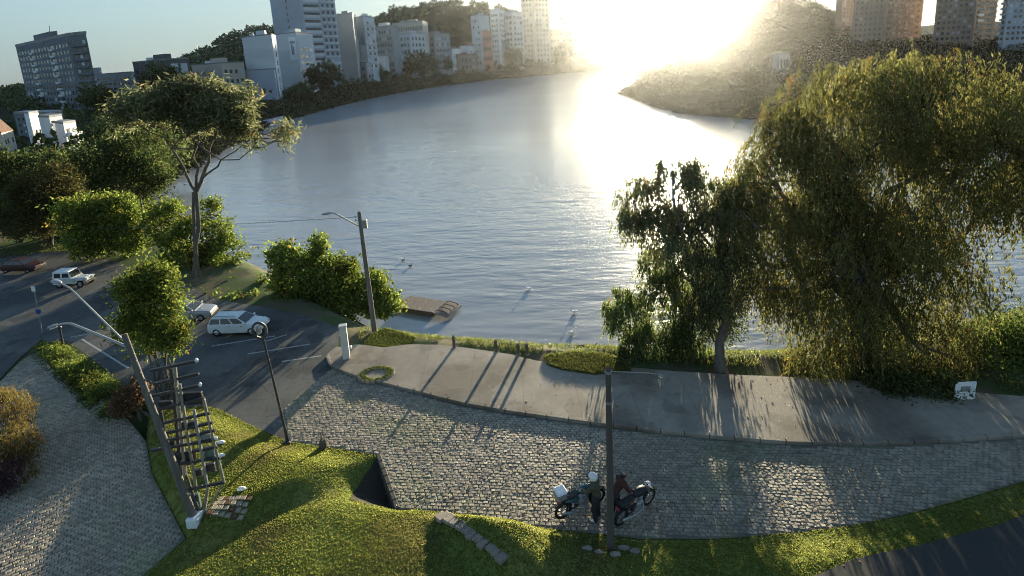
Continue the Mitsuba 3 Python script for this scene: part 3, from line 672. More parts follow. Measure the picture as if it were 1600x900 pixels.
bush('purple_shrub', 'small purple-leaved shrub under the yellowish corner shrub', 'shrub', blobs_at((-20.69, 19.4, 0.96, .45, .4, .4), (-21.19, 19.2, 0.57, .6, .5, .4)), 1600, .12, ((0.06, 0.035, 0.04), (0.12, 0.07, 0.08)), 84, asp=.4, twig=8, twig_r=.25, gap=.25, base_z=0.0, stems=3)

# bank tufts and grass
def blades(name, P, h, cols, seed, lean=.35, kind='stuff', parent=None, label=None):
    r = np.random.default_rng(seed)
    n = len(P)
    a = r.uniform(0, 2 * math.pi, n)
    w = np.column_stack([np.cos(a), np.sin(a), 0 * a]) * (0.012 + 0.010 * r.random((n, 1)))
    hh = h * r.uniform(.5, 1.3, (n, 1))
    tip = P + np.column_stack([r.normal(size=n) * lean, r.normal(size=n) * lean, np.ones(n)]) * hh
    mid = P + (tip - P) * .55; mid[:, 2] += .12 * hh[:, 0]
    v = np.stack([P - w, P + w, mid + w * .7, mid - w * .7, tip], 1).reshape(-1, 3)
    k = np.arange(n)[:, None] * 5
    f = np.concatenate([k + [0, 1, 2], k + [0, 2, 3], k + [3, 2, 4]], 1).reshape(-1, 3)
    c = np.repeat(cols, 5, 0)
    key = part(parent, name, (v, f), 'm_grass', color=c, kind=kind, label=label)
    if parent is None:
        labels[key] = {'label': label, 'category': 'grass', 'kind': 'stuff'}
    return key

def scatter(poly, n, seed, hf, tuft=0.0):
    r = np.random.default_rng(seed)
    x0, y0, x1, y1 = poly.bounds
    q = np.column_stack([r.uniform(x0, x1, n * 3), r.uniform(y0, y1, n * 3)])
    q = q[shapely.contains_xy(poly, q[:, 0], q[:, 1])][:n]
    return np.column_stack([q, hf(q[:, 0], q[:, 1])])

view_lawn = lawn_poly.difference(path_poly).difference(hollow_poly.buffer(-.12)).intersection(Polygon([(-22, 11.5), (22, 11.5), (30, 26), (-26, 26)]))
P = scatter(view_lawn, 215000, 91, lawn_h)
f = meshkit.fbm(np.column_stack([P[:, :2] * .55, P[:, 0] * 0]), 4)[:, None]
r = np.random.default_rng(92)
keep = r.random(len(P)) < np.clip(.6 + 1.0 * (f[:, 0] - .3), .5, 1)
P, f = P[keep], f[keep]
c = hash_col(r, len(P), (0.17, 0.195, 0.04), (0.255, 0.255, 0.066), .3)
dry = np.clip((f - .6) / .2, 0, 1)
c = c * (1 - dry * .8) + np.array([0.17, 0.145, 0.06]) * dry * .8
blades('grass', P, .042, c, 93, label='short green grass covering the bank and lawn in the foreground')

rl = np.random.default_rng(140)
q = np.column_stack([rl.uniform(-12, 14, 2600), rl.uniform(13, 25, 2600)])
on = shapely.contains_xy(lawn_poly, q[:, 0], q[:, 1])
zz = np.where(on, lawn_h(q[:, 0], q[:, 1]) + .03, np.where(shapely.contains_xy(prom_poly.buffer(-.2), q[:, 0], q[:, 1]), .15, .03))
kp = rl.random(len(q)) < np.where(on, .45, np.where(sdist(edge_road, shapely.points(q)) < 1.2, .8, .18))
P = np.column_stack([q, zz])[kp]
D = rl.normal(size=P.shape) * [1, 1, .15]
v, f, cc = leaf_mesh(P, D, np.full(len(P), .09), .55, hash_col(rl, len(P), (0.10, 0.07, 0.03), (0.26, 0.19, 0.08)), rl)
kk = part(None, 'fallen_leaves', (v, f), 'm_leaf', color=cc)
labels[kk] = {'label': 'scattered fallen brown leaves on the lawn and road edges', 'category': 'leaves', 'kind': 'stuff'}
bank_poly = Polygon([(-9.76, 30.53), (-8.39, 31.34), (-6.67, 30.51), (-4.66, 29.84), (-2.72, 29.11), (-0.51, 28.25), (1.27, 27.93), (3, 27.48), (5.02, 27.02), (7.94, 26.34), (11.05, 25.67), (15.56, 24.88), (20.63, 23.18), (25.85, 20.79), (30, 24.54), (18.52, 29.99), (6.95, 29.29), (-0.49, 30.09), (-8.77, 33.1), (-10.13, 31.94)]).buffer(0)
P = scatter(bank_poly, 26000, 94, land_h)
P = P[(P[:, 2] > WL + .05)]
ff = meshkit.fbm(np.column_stack([P[:, :2] * .7, P[:, 0] * 0]), 3)
P = P[ff > .45]
blades('bank_grass', P, .22, hash_col(r, len(P), (0.08, 0.115, 0.03), (0.17, 0.165, 0.06)), 95, label='rough grass tufts along the river bank below the promenade')
mb = Polygon([(1.23, 27.39), (3.02, 27.68), (4.7, 27.18), (5.7, 26.19), (5.53, 25.42), (3.7, 25.3), (2.13, 25.86), (1.34, 26.42)])
P = scatter(mb, 9000, 96, lambda x, y: 0.13 + 0 * x)
blades('verge_grass', P, .16, hash_col(r, len(P), (0.09, 0.12, 0.03), (0.17, 0.165, 0.055)), 97, label='patch of ragged yellow-green grass spilling over the promenade edge')
gb = Polygon([(-9.37, 30.8), (-8.54, 32.02), (-7.1, 31.2), (-6.27, 30.47), (-6.53, 29.73), (-7.96, 29.36), (-9.21, 29.86)])
P = scatter(gb, 9000, 98, lambda x, y: np.maximum(land_h(x, y), -.02))
blades('verge_grass', P, .10, hash_col(r, len(P), (0.09, 0.125, 0.03), (0.16, 0.17, 0.055)), 99, label='sunlit grass corner at the foot of the riverside lamp pole')
part('promenade', 'grass_corner', sheet(gb, lambda x, y: np.maximum(land_h(x, y), -.02), 0.01, .4), 'm_lawn')
gl = Polygon([(-66.19, 54.52), (-52.08, 53.49), (-48.73, 54.14), (-44.2, 54.22), (-42.57, 51.63), (-46.37, 51.3), (-49.39, 50.51), (-62.24, 51.02)])
P = scatter(gl, 5000, 100, lambda x, y: 0 * x + .02)
blades('verge_grass', P, .25, hash_col(r, len(P), (0.09, 0.12, 0.03), (0.16, 0.16, 0.055)), 101, label='thin lit strip of grass under the trees beyond the red car')
# ------------------------------------------------------------------ poles and lamps
def arm_lamp(key, a, b, c, r=.035, head=.55):
    """lamp arm from a over b to the lamp head at c"""
    a, b, c = map(lambda v: np.asarray(v, float), (a, b, c))
    t = np.linspace(0, 1, 9)[:, None]
    e = b + (b - a) / np.linalg.norm(b - a) * .01
    q = np.vstack([a + (b - a) * np.linspace(0, .92, 5)[:, None], (1 - t) ** 2 * (a + (b - a) * .92) + 2 * t * (1 - t) * e + t ** 2 * (b + (c - b) * .5)])
    am = part(key, 'lamp_arm', tube(q, r, 8), 'm_steel', True)
    d = c - b; d /= np.linalg.norm(d)
    o = c - d * head * .3
    x = np.linspace(-.5, .5, 9)
    body = []
    for t_ in x:
        w = head * .22 * math.sqrt(max(0.02, 1 - (2 * t_) ** 2 * .9)); h = w * .5
        an = np.linspace(0, 2 * math.pi, 10, endpoint=False)
        body.append(np.column_stack([np.full(10, t_ * head), np.cos(an) * w, np.sin(an) * h + (.02)]))
    m = hull(*body); m.apply_transform(frame(o, d))
    lh = part(key, 'lamp_head', m, 'm_galva', 30)
    m = hull(*[p * [0.62, .8, .7] - [0, 0, .05] for p in body]); m.apply_transform(frame(o, d))
    part(lh, 'lens', m, 'm_lampglass', 30)

# pole beside the dock
k = thing('utility_pole', 'concrete pole at the river edge with a long lamp arm pointing left', 'pole')
pb, pt = np.array([-9.1, 31.83, -.1]), np.array([-9.23, 31.83, 7.65])
part(k, 'pole', tube([pb, pb * .5 + pt * .5, pt], [.17, .14, .11], 10), 'm_pole', True)
up = (pt - pb) / np.linalg.norm(pt - pb)
arm_lamp(k, pt - up * .95, (-10.61, 31.4, 7.81), (-11.15, 31.3, 7.75), .04, .6)
part(k, 'service_box', rbox(.32, .26, .5, .02, pt + np.array([.26, -.05, -.75])), 'm_greybox')
for j in range(3):
    part(k, 'insulator', cat(tube([pt + [-.1, 0, -.3 - .22 * j], pt + [-.26, 0, -.3 - .22 * j]], .02, 6), tube([pt + [-.26, 0, -.33 - .22 * j], pt + [-.26, 0, -.22 - .22 * j]], [.05, .03], 8)), 'm_galva')
cb = thing('overhead_cable', 'thin dark cable running left from the riverside pole across the water', 'cable')
ta = pt + np.array([-.26, 0, -.3]); tb = np.array([-64.04, 62, 0.63])
t = np.linspace(0, 1, 24)[:, None]
part(cb, 'cable', tube(ta + (tb - ta) * t - np.array([0, 0, 2.2]) * t * (1 - t), .014, 5), 'm_black')

# black lamp post on the lawn edge
k = thing('lamp_post', 'slim black lamp post on the lawn edge with an oval ring lamp head', 'lamp post')
pb = np.array([-10.54, 21.57, 0.0]); pt = np.array([-10.91, 21.57, 5.07])
part(k, 'pole', tube([pb, pb + (pt - pb) * .12, pb + (pt - pb) * .13, pt], [.075, .07, .055, .04], 10), 'm_iron', True)
part(k, 'base_plate', rbox(.34, .34, .05, .01, pb + [0, 0, .04]), 'm_iron')
a = np.linspace(0, 2 * math.pi, 21)
cen = pt + np.array([-.10, 0, .32])
q = np.column_stack([cen[0] + .17 * np.cos(a) - .10 * np.sin(a), cen[1] + .24 * np.cos(a) * .9, cen[2] + .34 * np.sin(a)])
part(k, 'lamp_ring', tube(q, .055, 8, False), 'm_iron', True)
lh = part(k, 'lamp_head', hull(*[cen + np.array([-.02, -.02, .08]) + np.array([np.cos(t_) * .1, np.sin(t_) * .16, z_]) for t_ in np.linspace(0, 6.28, 10) for z_ in (-.14, .14)] ), 'm_galva', 30)
part(lh, 'lens', rbox(.14, .22, .05, .015, cen + [-.02, -.02, -.09]), 'm_lampglass')

# centre pole in the foreground
k = thing('street_lamp_pole', 'tall dark pole in the foreground standing beside the two motorcycles', 'pole')
gh = float(lawn_h(np.array([2.6]), np.array([15.1]))[0])
pb, pt = np.array([2.61, 15.11, gh - .2]), np.array([2.61, 15.1, 6.75])
part(k, 'pole', tube([pb, (pb + pt) / 2, pt], [.125, .105, .085], 12), 'm_wood', True)
arm_lamp(k, pt - [0, 0, .12], (4.15, 16.2, 5.81), (4.7, 16.6, 5.42), .022, .32)
part(k, 'clamp', cat(tube([pt - [0, 0, .18], pt - [0, 0, .08]], .11, 10), tube([pt - [0, 0, 1.2], pt - [0, 0, 1.12]], .105, 10)), 'm_galva')
r = np.random.default_rng(7)
STN = (((-.78, -.05), 'leftmost pale stone in the grass by the foreground pole'), ((-.42, -.22), 'pale stone just left of the foreground pole foot'), ((.08, -.34), 'pale stone directly in front of the foreground pole foot'), ((.42, .05), 'pale stone just right of the foreground pole foot'), ((.75, -.12), 'rightmost pale stone in the grass by the foreground pole'))
for (dx_, dy_), lab in STN:
    o = np.array([pb[0] + dx_, pb[1] + dy_])
    hz = float(lawn_h(o[:1], o[1:])[0])
    m = trimesh.creation.icosphere(1, .09 + .05 * r.random()); m.apply_scale([1.5, 1, .55]); m.vertices += r.normal(size=m.vertices.shape) * .012
    m.apply_translation([*o, hz + .03])
    kk = part(None, 'stone', m, 'm_concrete', 40)
    labels[kk] = {'label': lab, 'category': 'stone', 'group': 'stones at the foot of the foreground pole'}

# leaning wooden pole bottom left with two lamp arms
k = thing('utility_pole', 'thick brown leaning pole on a white foot with two long lamp arms', 'pole')
gl_ = float(lawn_h(np.array([-12.0]), np.array([17.0]))[0])
pb, pt = np.array([-12.05, 16.96, gl_ - .1]), np.array([-13.15, 16.96, 7.78])
part(k, 'pole', tube([pb, (pb + pt) / 2, pt], [.145, .12, .09], 12), 'm_pole', True)
part(k, 'painted_foot', rbox(.46, .46, .42, .05, pb + [.03, -.02, .22]), 'm_white')
arm_lamp(k, (-13.16, 16.96, 7.48), (-15.7, 18.2, 9.1), (-16.5, 18.6, 9.15), .03, .55)
arm_lamp(k, (-13.12, 16.9, 7.37), (-15.21, 17.3, 8.15), (-16.03, 17.5, 7.9), .045, .5)

# steel rack of cross arms behind it
k = thing('cross_arm_rack', 'tall rusty steel rack of cross arms, rails and boxes standing behind the leaning pole', 'rack')
def rbar(a, b, w):
    a, b = np.array(a), np.array(b)
    m = rbox(np.linalg.norm(b - a), w, w * 1.15, .008); m.apply_transform(frame((a + b) / 2, b - a)); return m
def rod(name, a, b, r, m='m_galva', n=6):
    part(k, name, bar(a, b, r * 1.5, n), m)
rod('rail', (-12.06, 17.5, 6.22), (-12.37, 17.4, 1.95), .04, 'm_steel')
rod('rail', (-11.94, 17.4, 5.59), (-12.05, 17.35, 1.49), .035, 'm_steel')
rod('rail', (-12.25, 17.6, 6.1), (-12.6, 17.5, 1.8), .045, 'm_iron')
rod('rail', (-11.55, 17.3, 4.63), (-11.6, 17.3, 1.37), .035, 'm_galva')
rod('rail', (-11.15, 17.3, 5.06), (-10.98, 17.3, 1.66), .035, 'm_steel')
rod('rail', (-12.92, 17.6, 4.71), (-12.9, 17.5, 2.7), .035, 'm_iron')
for a, b, ins in (((-12.98, 17.6, 6.04), (-11.21, 17.4, 6.43), 1), ((-12.99, 17.6, 5.52), (-11.21, 17.4, 5.94), 0), ((-13.17, 17.6, 5.05), (-11.24, 17.4, 5.5), 1), ((-13.11, 17.6, 4.51), (-11.12, 17.3, 5.06), 0), ((-12.98, 17.5, 4.01), (-11.02, 17.3, 4.47), 0),
                  ((-13.01, 17.5, 3.6), (-10.99, 17.3, 4.09), 0), ((-13, 17.5, 3.29), (-10.95, 17.3, 3.78), 0), ((-13.5, 17.5, 2.95), (-10.97, 17.3, 3.42), 1), ((-12.95, 17.5, 2.7), (-10.97, 17.3, 3.11), 0), ((-12.8, 17.4, 2.4), (-10.95, 17.3, 2.66), 0), ((-12.53, 17.3, 1.4), (-10.95, 17.3, 1.65), 0)):
    part(k, 'cross_arm', rbar(a, b, .09), 'm_iron')
    if ins:
        b = np.array(b)
        part(k, 'insulator', tube([b + [0, 0, -.04], b + [0, 0, .03], b + [0, 0, .1]], [.045, .06, .03], 8), 'm_white')
rod('brace', (-11, 17.3, 1.63), (-11.79, 17.1, 0.45), .025, 'm_steel')
rod('brace', (-11.58, 17.3, 1.5), (-11.81, 17.1, 0.45), .04, 'm_steel')
rod('brace', (-12.35, 17.4, 1.95), (-11.91, 17.1, 0.41), .035, 'm_iron')
def plate(name, c, w, h, m):
    part(k, name, rbox(w, .12, h, .015, np.array(c)), m)
plate('dark_panel', (-11.68, 17.5, 4.96), .78, .46, 'm_black')
plate('dark_panel', (-11.95, 17.5, 3.9), .5, .3, 'm_iron')
plate('dark_panel', (-12.63, 17.5, 2.68), .45, .34, 'm_black')
plate('dark_box', (-12.14, 17.5, 2.55), .34, .5, 'm_iron')
plate('dark_panel', (-12.73, 17.65, 4.66), .5, .3, 'm_black')
plate('grey_box', (-11.38, 17.4, 3.42), .42, .34, 'm_greybox')
plate('green_box', (-11.37, 17.45, 2.81), .36, .42, 'm_greenbox')
plate('dark_box', (-11.48, 17.45, 2.18), .40, .34, 'm_iron')
plate('dark_box', (-12.78, 17.6, 3.19), .26, .3, 'm_iron')
plate('grey_box', (-11.99, 17.5, 1.95), .34, .28, 'm_iron')
plate('blue_grey_plate', (-12.19, 17.35, 0.82), .4, .75, 'm_greenbox')
for j, q in enumerate(((-13.19, 21.08), (-12.72, 20.19), (-10.89, 18.12))):
    hz = float(lawn_h(np.array([q[0]]), np.array([q[1]]))[0])
    m = trimesh.creation.icosphere(2, .1); m.apply_scale([1.7, 1, .7]); m.vertices += np.random.default_rng(j).normal(size=m.vertices.shape) * .006
    m.apply_translation([q[0], q[1], hz + .05])
    kk = part(None, 'stone', m, 'm_white', 40)
    labels[kk] = {'label': ['upper white stone on the lawn just right of the steel rack', 'lower white stone touching the right rail of the steel rack', 'small pale stone on the lawn above the paved patch'][j], 'category': 'stone'}
q = np.array([-8.81, 21.07])
hz = float(lawn_h(q[:1], q[1:])[0])
k = thing('short_stump', 'small dark stump with a pointed stick on the lawn beside the black lamp post', 'stump')
part(k, 'stump', tube([[*q, hz - .1], [*q, hz + .2], [q[0] + .02, q[1], hz + .42]], [.2, .17, .12], 9), 'm_bark', 40)
part(k, 'stick', tube([[*q, hz + .3], [q[0] - .03, q[1], hz + .75]], [.035, .02], 6), 'm_bark')
# little paved patch
pp = thing('paved_patch', 'small square patch of reddish paving stones set in the lawn by the leaning pole', 'paving')
pc = np.array([-10.98, 17.35])
for i in range(6):
    for j in range(4):
        o = pc + np.array([(i - 2.5) * .21 + (j % 2) * .05, (j - 1.5) * .22])
        hz = float(lawn_h(o[:1], o[1:])[0])
        part(pp, 'paver', rbox(.19, .19, .1, .015, [*o, hz + .0]), 'm_rust' if (i * 7 + j * 3) % 4 == 0 else 'm_stone')

# thin post with signs and short post at the street corner
k = thing('sign_post', 'thin grey post at the street corner with a blue plate and a white top', 'sign')
pb = np.array([-31.59, 33.85, 0]); pt = np.array([-31.29, 33.7, 3.13])
part(k, 'post', tube([pb, pt], .035, 7), 'm_galva')
part(k, 'white_plate', rbox(.24, .03, .34, .008, pt + [0, -.05, .05]), 'm_white')
part(k, 'blue_plate', rbox(.36, .03, .30, .008, pb + (pt - pb) * .5 + [.05, -.05, 0]), 'm_blue')
k = thing('short_post', 'short dark post at the upper end of the hedge strip', 'post')
pb = np.array([-28.19, 31.35, 0]); pt = np.array([-27.73, 30.9, 1.67])
part(k, 'post', tube([pb, pt], [.06, .05], 8), 'm_iron')
part(k, 'cap', trimesh.creation.icosphere(2, .1).apply_translation(pt), 'm_iron', True)
for lab, a, b, w in (('small white sign on a thin post under the trees at the far left', (-50.67, 53.66), (-50.2, 53.5, 1.92), .3), ('small pale sign on a thin post under the reddish twigs', (-46.56, 53.4), (-46.7, 54, 2.12), .4)):
    k = thing('small_sign', lab, 'sign')
    a = np.array([*a, 0]); b = np.array(b)
    part(k, 'post', tube([a, b], .035, 6), 'm_galva')
    part(k, 'plate', rbox(w, .03, w * 1.5, .006, b), 'm_white')

# concrete pillar, bank posts, tree pit, notice board
k = thing('concrete_pillar', 'white rectangular concrete pillar at the corner of promenade and car park', 'pillar')
pb = np.array([-9.82, 28.28])
part(k, 'shaft', rbox(.38, .32, 1.95, .03, [pb[0], pb[1], .13 + .97], .2), 'm_palestone')
part(k, 'cap', rbox(.44, .38, .09, .02, [pb[0], pb[1], .13 + 1.99], .2), 'm_palestone')
part(k, 'side_spout', rbox(.14, .12, .16, .02, [pb[0] + .3, pb[1] - .02, .8]), 'm_white')
for a, b, lab in (((-3.81, 28.87), 0.85, 'leftmost of the short dark posts along the river edge of the promenade'), ((-1.38, 28.13), .85, 'short dark river edge post second from the left, standing alone'), ((-0.16, 27.73), .78, 'left one of the close pair of short dark posts at the river edge'), ((0.33, 27.68), .78, 'right one of the close pair of short dark posts at the river edge')):
    k = thing('bank_post', lab, 'post', 'short dark posts along the promenade')
    part(k, 'shaft', tube([[*a, 0], [*a, .3], [a[0] - .02, a[1], b]], [.095, .09, .085], 9), 'm_wood', 40)
    part(k, 'collar', tube([[*a, .10], [*a, .17]], .115, 9), 'm_concrete')
k = thing('tree_pit', 'oval empty tree pit in the promenade with a grassy rim', 'tree pit')
pc = np.array([-7.74, 26.51])
part(k, 'soil', extr(shapely.affinity.scale(Point(*pc).buffer(.75), 1.15, .9), .10, .136), 'm_soil')
a = np.linspace(0, 2 * math.pi, 20, endpoint=False)
for j, t in enumerate(a):
    o = pc + np.array([.92 * math.cos(t), .74 * math.sin(t)])
    part(k, 'edge_stone', rbox(.25, .14, .14, .02, [*o, .10], math.atan2(.74 * math.cos(t), -.92 * math.sin(t))), 'm_concrete')
t = np.random.default_rng(3).uniform(0, 6.283, 1500); rr_ = np.random.default_rng(4).uniform(.6, 1.05, 1500)
P = np.column_stack([pc[0] + .9 * rr_ * np.cos(t), pc[1] + .72 * rr_ * np.sin(t), np.full(1500, .14)])
blades('rim_grass', P, .06, hash_col(np.random.default_rng(6), len(P), (0.09, 0.125, 0.03), (0.16, 0.17, 0.055)), 102, parent=k)
k = thing('notice_board', 'white framed notice board on two legs under the big tree at the right', 'sign board')
q = np.array([19.72, 21.86])
part(k, 'frame', cat(rbox(.92, .05, .10, .01, [q[0], q[1], .95]), rbox(.92, .05, .10, .01, [q[0], q[1], .18]), rbox(.10, .05, .68, .01, [q[0] - .41, q[1], .565]), rbox(.10, .05, .68, .01, [q[0] + .41, q[1], .565])), 'm_white')
pn = part(k, 'panel', rbox(.73, .035, .67, .005, [q[0], q[1] + .01, .565]), 'm_white')
part(pn, 'dark_print', rbox(.42, .012, .26, .003, [q[0], q[1] - .016, .66]), 'm_greybox')
for s in (-1, 1):
    part(k, 'leg', rbox(.07, .07, .5, .01, [q[0] + .36 * s, q[1] + .05, .02]), 'm_galva')
k = thing('thin_stick', 'thin bare stick standing upright by the water at the right edge', 'stick')
part(k, 'stick', tube([[26.8, 29.65, -.4], [23.71, 26.3, 2.8], [23.72, 26.3, 3.51]], [.04, .03, .02], 6), 'm_bark')

# floating landing
k = thing('floating_dock', 'small brown floating landing stage with a ramped end and grab rails', 'dock')
dz = WL + .42
c4 = np.array([[-8.84, 39.66], [-6.52, 38.61], [-5.64, 41.39], [-8.89, 42.29]])
fl_ = np.array([c4[0], c4[1], c4[1] + (c4[2] - c4[1]), c4[3]])
base4 = Polygon(fl_).buffer(0)
u4 = (c4[1] - c4[0]) / np.linalg.norm(c4[1] - c4[0])
v4 = np.array([-u4[1], u4[0]])
LD, WD = 2.3, 2.1
o4 = c4[0] - u4 * .9
np_ = 12
for j in range(np_):
    c = o4 + u4 * (LD + .9) / 2 + v4 * WD * (j + .5) / np_
    part(k, 'plank', rbox(LD + .9, WD / np_ - .02, .06, .008, [*c, dz], math.atan2(u4[1], u4[0])), 'm_deck')
c = o4 + u4 * (LD + .9) / 2 + v4 * WD / 2
part(k, 'float', rbox(LD + .8, WD - .1, .42, .05, [*c, dz - .25], math.atan2(u4[1], u4[0])), 'm_wood')
rp = o4 + u4 * (LD + .9 + .75) + v4 * WD / 2
m = rbox(1.6, WD, .07, .01); m.apply_transform(frame([*rp, dz - .08], [*u4, -.16])); rk = part(k, 'ramp', m, 'm_deck')
for j in range(4):
    e = o4 + u4 * (LD + 1.25) + v4 * (.3 + .55 * j)
    part(k, 'grab_rail', tube([[*e, dz + .02], [*(e + u4 * .1), dz + .14], [*(e + u4 * .9), dz + .04], [*(e + u4 * 1.0), dz - .12]], .035, 6), 'm_rust')
part(k, 'mooring_rope', tube([[*(o4 + u4 * (LD + 2.2) + v4 * WD), dz - .2], [-3.54, 43.5, -3.89]], .03, 5), 'm_wood')

# driftwood on the bank
for j, (a, b, c_) in enumerate((((0.95, 31, -1.43), (2.21, 31, -1.42), (3.52, 30.5, -1.64)), ((3.27, 30, -1.46), (4.23, 30, -1.31), (4.96, 29.8, -1.45)))):
    k = thing('driftwood', ['long pale driftwood log on the river edge right of the paired posts', 'short driftwood piece near the feathery shrub'][j], 'log')
    a, b, c_ = map(np.array, (a, b, c_))
    def onbank(v): return np.array([v[0], v[1], float(land_h(v[:1], v[1:2])[0]) + .1])
    part(k, 'log', tube([onbank(a), onbank(b) + [0, 0, .12], onbank(c_)], [.14, .16, .08], 8), 'm_bark', True)
    part(k, 'snag', tube([onbank(b), onbank(b) + [.3, -.2, .5]], [.06, .02], 6), 'm_bark', True)

# waterbirds
def bird(label, q, rz, m, group):
    k = thing('waterbird', label, 'bird', group)
    z = WL + .05
    def tr(mm):
        mm.apply_scale(1.0 if m == 'm_bird' else .7)
        mm.apply_transform(trimesh.transformations.rotation_matrix(rz, [0, 0, 1])); mm.apply_translation([q[0], q[1], z]); return mm
    s = trimesh.creation.icosphere(2, 1.0)
    b = s.copy(); b.vertices = b.vertices * [.24, .105, .10]; b.vertices[:, 2] += .07 + .35 * np.maximum(0, -b.vertices[:, 0] - .05) ** 1.0 * .5
    neck = tube([[.16, 0, .10], [.24, 0, .22], [.22, 0, .33], [.27, 0, .37]], [.05, .032, .03, .038], 8)
    hd_ = s.copy(); hd_.vertices = hd_.vertices * [.055, .04, .042] + [.28, 0, .375]
    bm = manifold3d.Manifold()
    for x in (b, neck, hd_):
        x.merge_vertices(); x.fix_normals()
        bm = bm + manifold3d.Manifold(manifold3d.Mesh(x.vertices.astype(np.float32), x.faces.astype(np.uint32)))
    mm = bm.to_mesh()
    part(k, 'body', tr(trimesh.Trimesh(mm.vert_properties[:, :3], mm.tri_verts)), m, True)
    part(k, 'beak', tr(tube([[.325, 0, .375], [.41, 0, .36]], [.018, .004], 6)), 'm_beak')
    for sg in (-1, 1):
        w = s.copy(); w.vertices = w.vertices * [.2, .03, .075] + [-.04, .1 * sg, .1]
        part(k, 'wing', tr(w), m, True)
for lab, q, rz in (('white waterbird on the river nearest the posts and the feathery shrub', (3.55, 34.99), .4), ('white waterbird alone in mid-river above the paired posts', (0.9, 42.86), 2.6), ('white waterbird just above the nearest one, near the shrub', (4.16, 38.19), 3.3)):
    bird(lab, q, rz, 'm_bird', 'white birds on the river')
for lab, q, rz in (('dark waterbird, the left one of the two above the dock', (-11.11, 51.37), .4), ('dark waterbird, the right one of the two above the dock', (-10.13, 49.68), .1)):
    bird(lab, q, rz, 'm_black', 'dark birds on the river')

# ------------------------------------------------------------------ vehicles
def prism(profile, w0, w1=None, taper=None):
    """profile (x, z) closed polygon extruded across y by +-w/2"""
    m = trimesh.creation.extrude_polygon(Polygon(profile), w0, engine='earcut')
    v = m.vertices.copy(); m.vertices = np.column_stack([v[:, 0], v[:, 2] - w0 / 2, v[:, 1]])
    m.fix_normals()
    return m

def wheel(k, at, r, w, M):
    a = np.linspace(0, 2 * math.pi, 24, endpoint=False)
    tyre = trimesh.creation.revolve([[r * .62, -w / 2], [r * .93, -w / 2], [r, -w * .3], [r, w * .3], [r * .93, w / 2], [r * .62, w / 2], [r * .62, -w / 2]], sections=24)
    rot = trimesh.transformations.rotation_matrix(math.pi / 2, [1, 0, 0])
    for nm, m, b in (('tyre', tyre, 'm_rubber'),):
        m.apply_transform(rot); m.apply_translation(at); m.apply_transform(M); wk = part(k, 'wheel', m, b, 40)
    m = trimesh.creation.revolve([[0, -w * .32], [r * .2, -w * .36], [r * .62, -w * .28], [r * .62, w * .28], [r * .2, w * .36], [0, w * .32]], sections=18)
    m.apply_transform(rot); m.apply_translation(at); m.apply_transform(M); part(wk, 'rim', m, 'm_galva', 40)

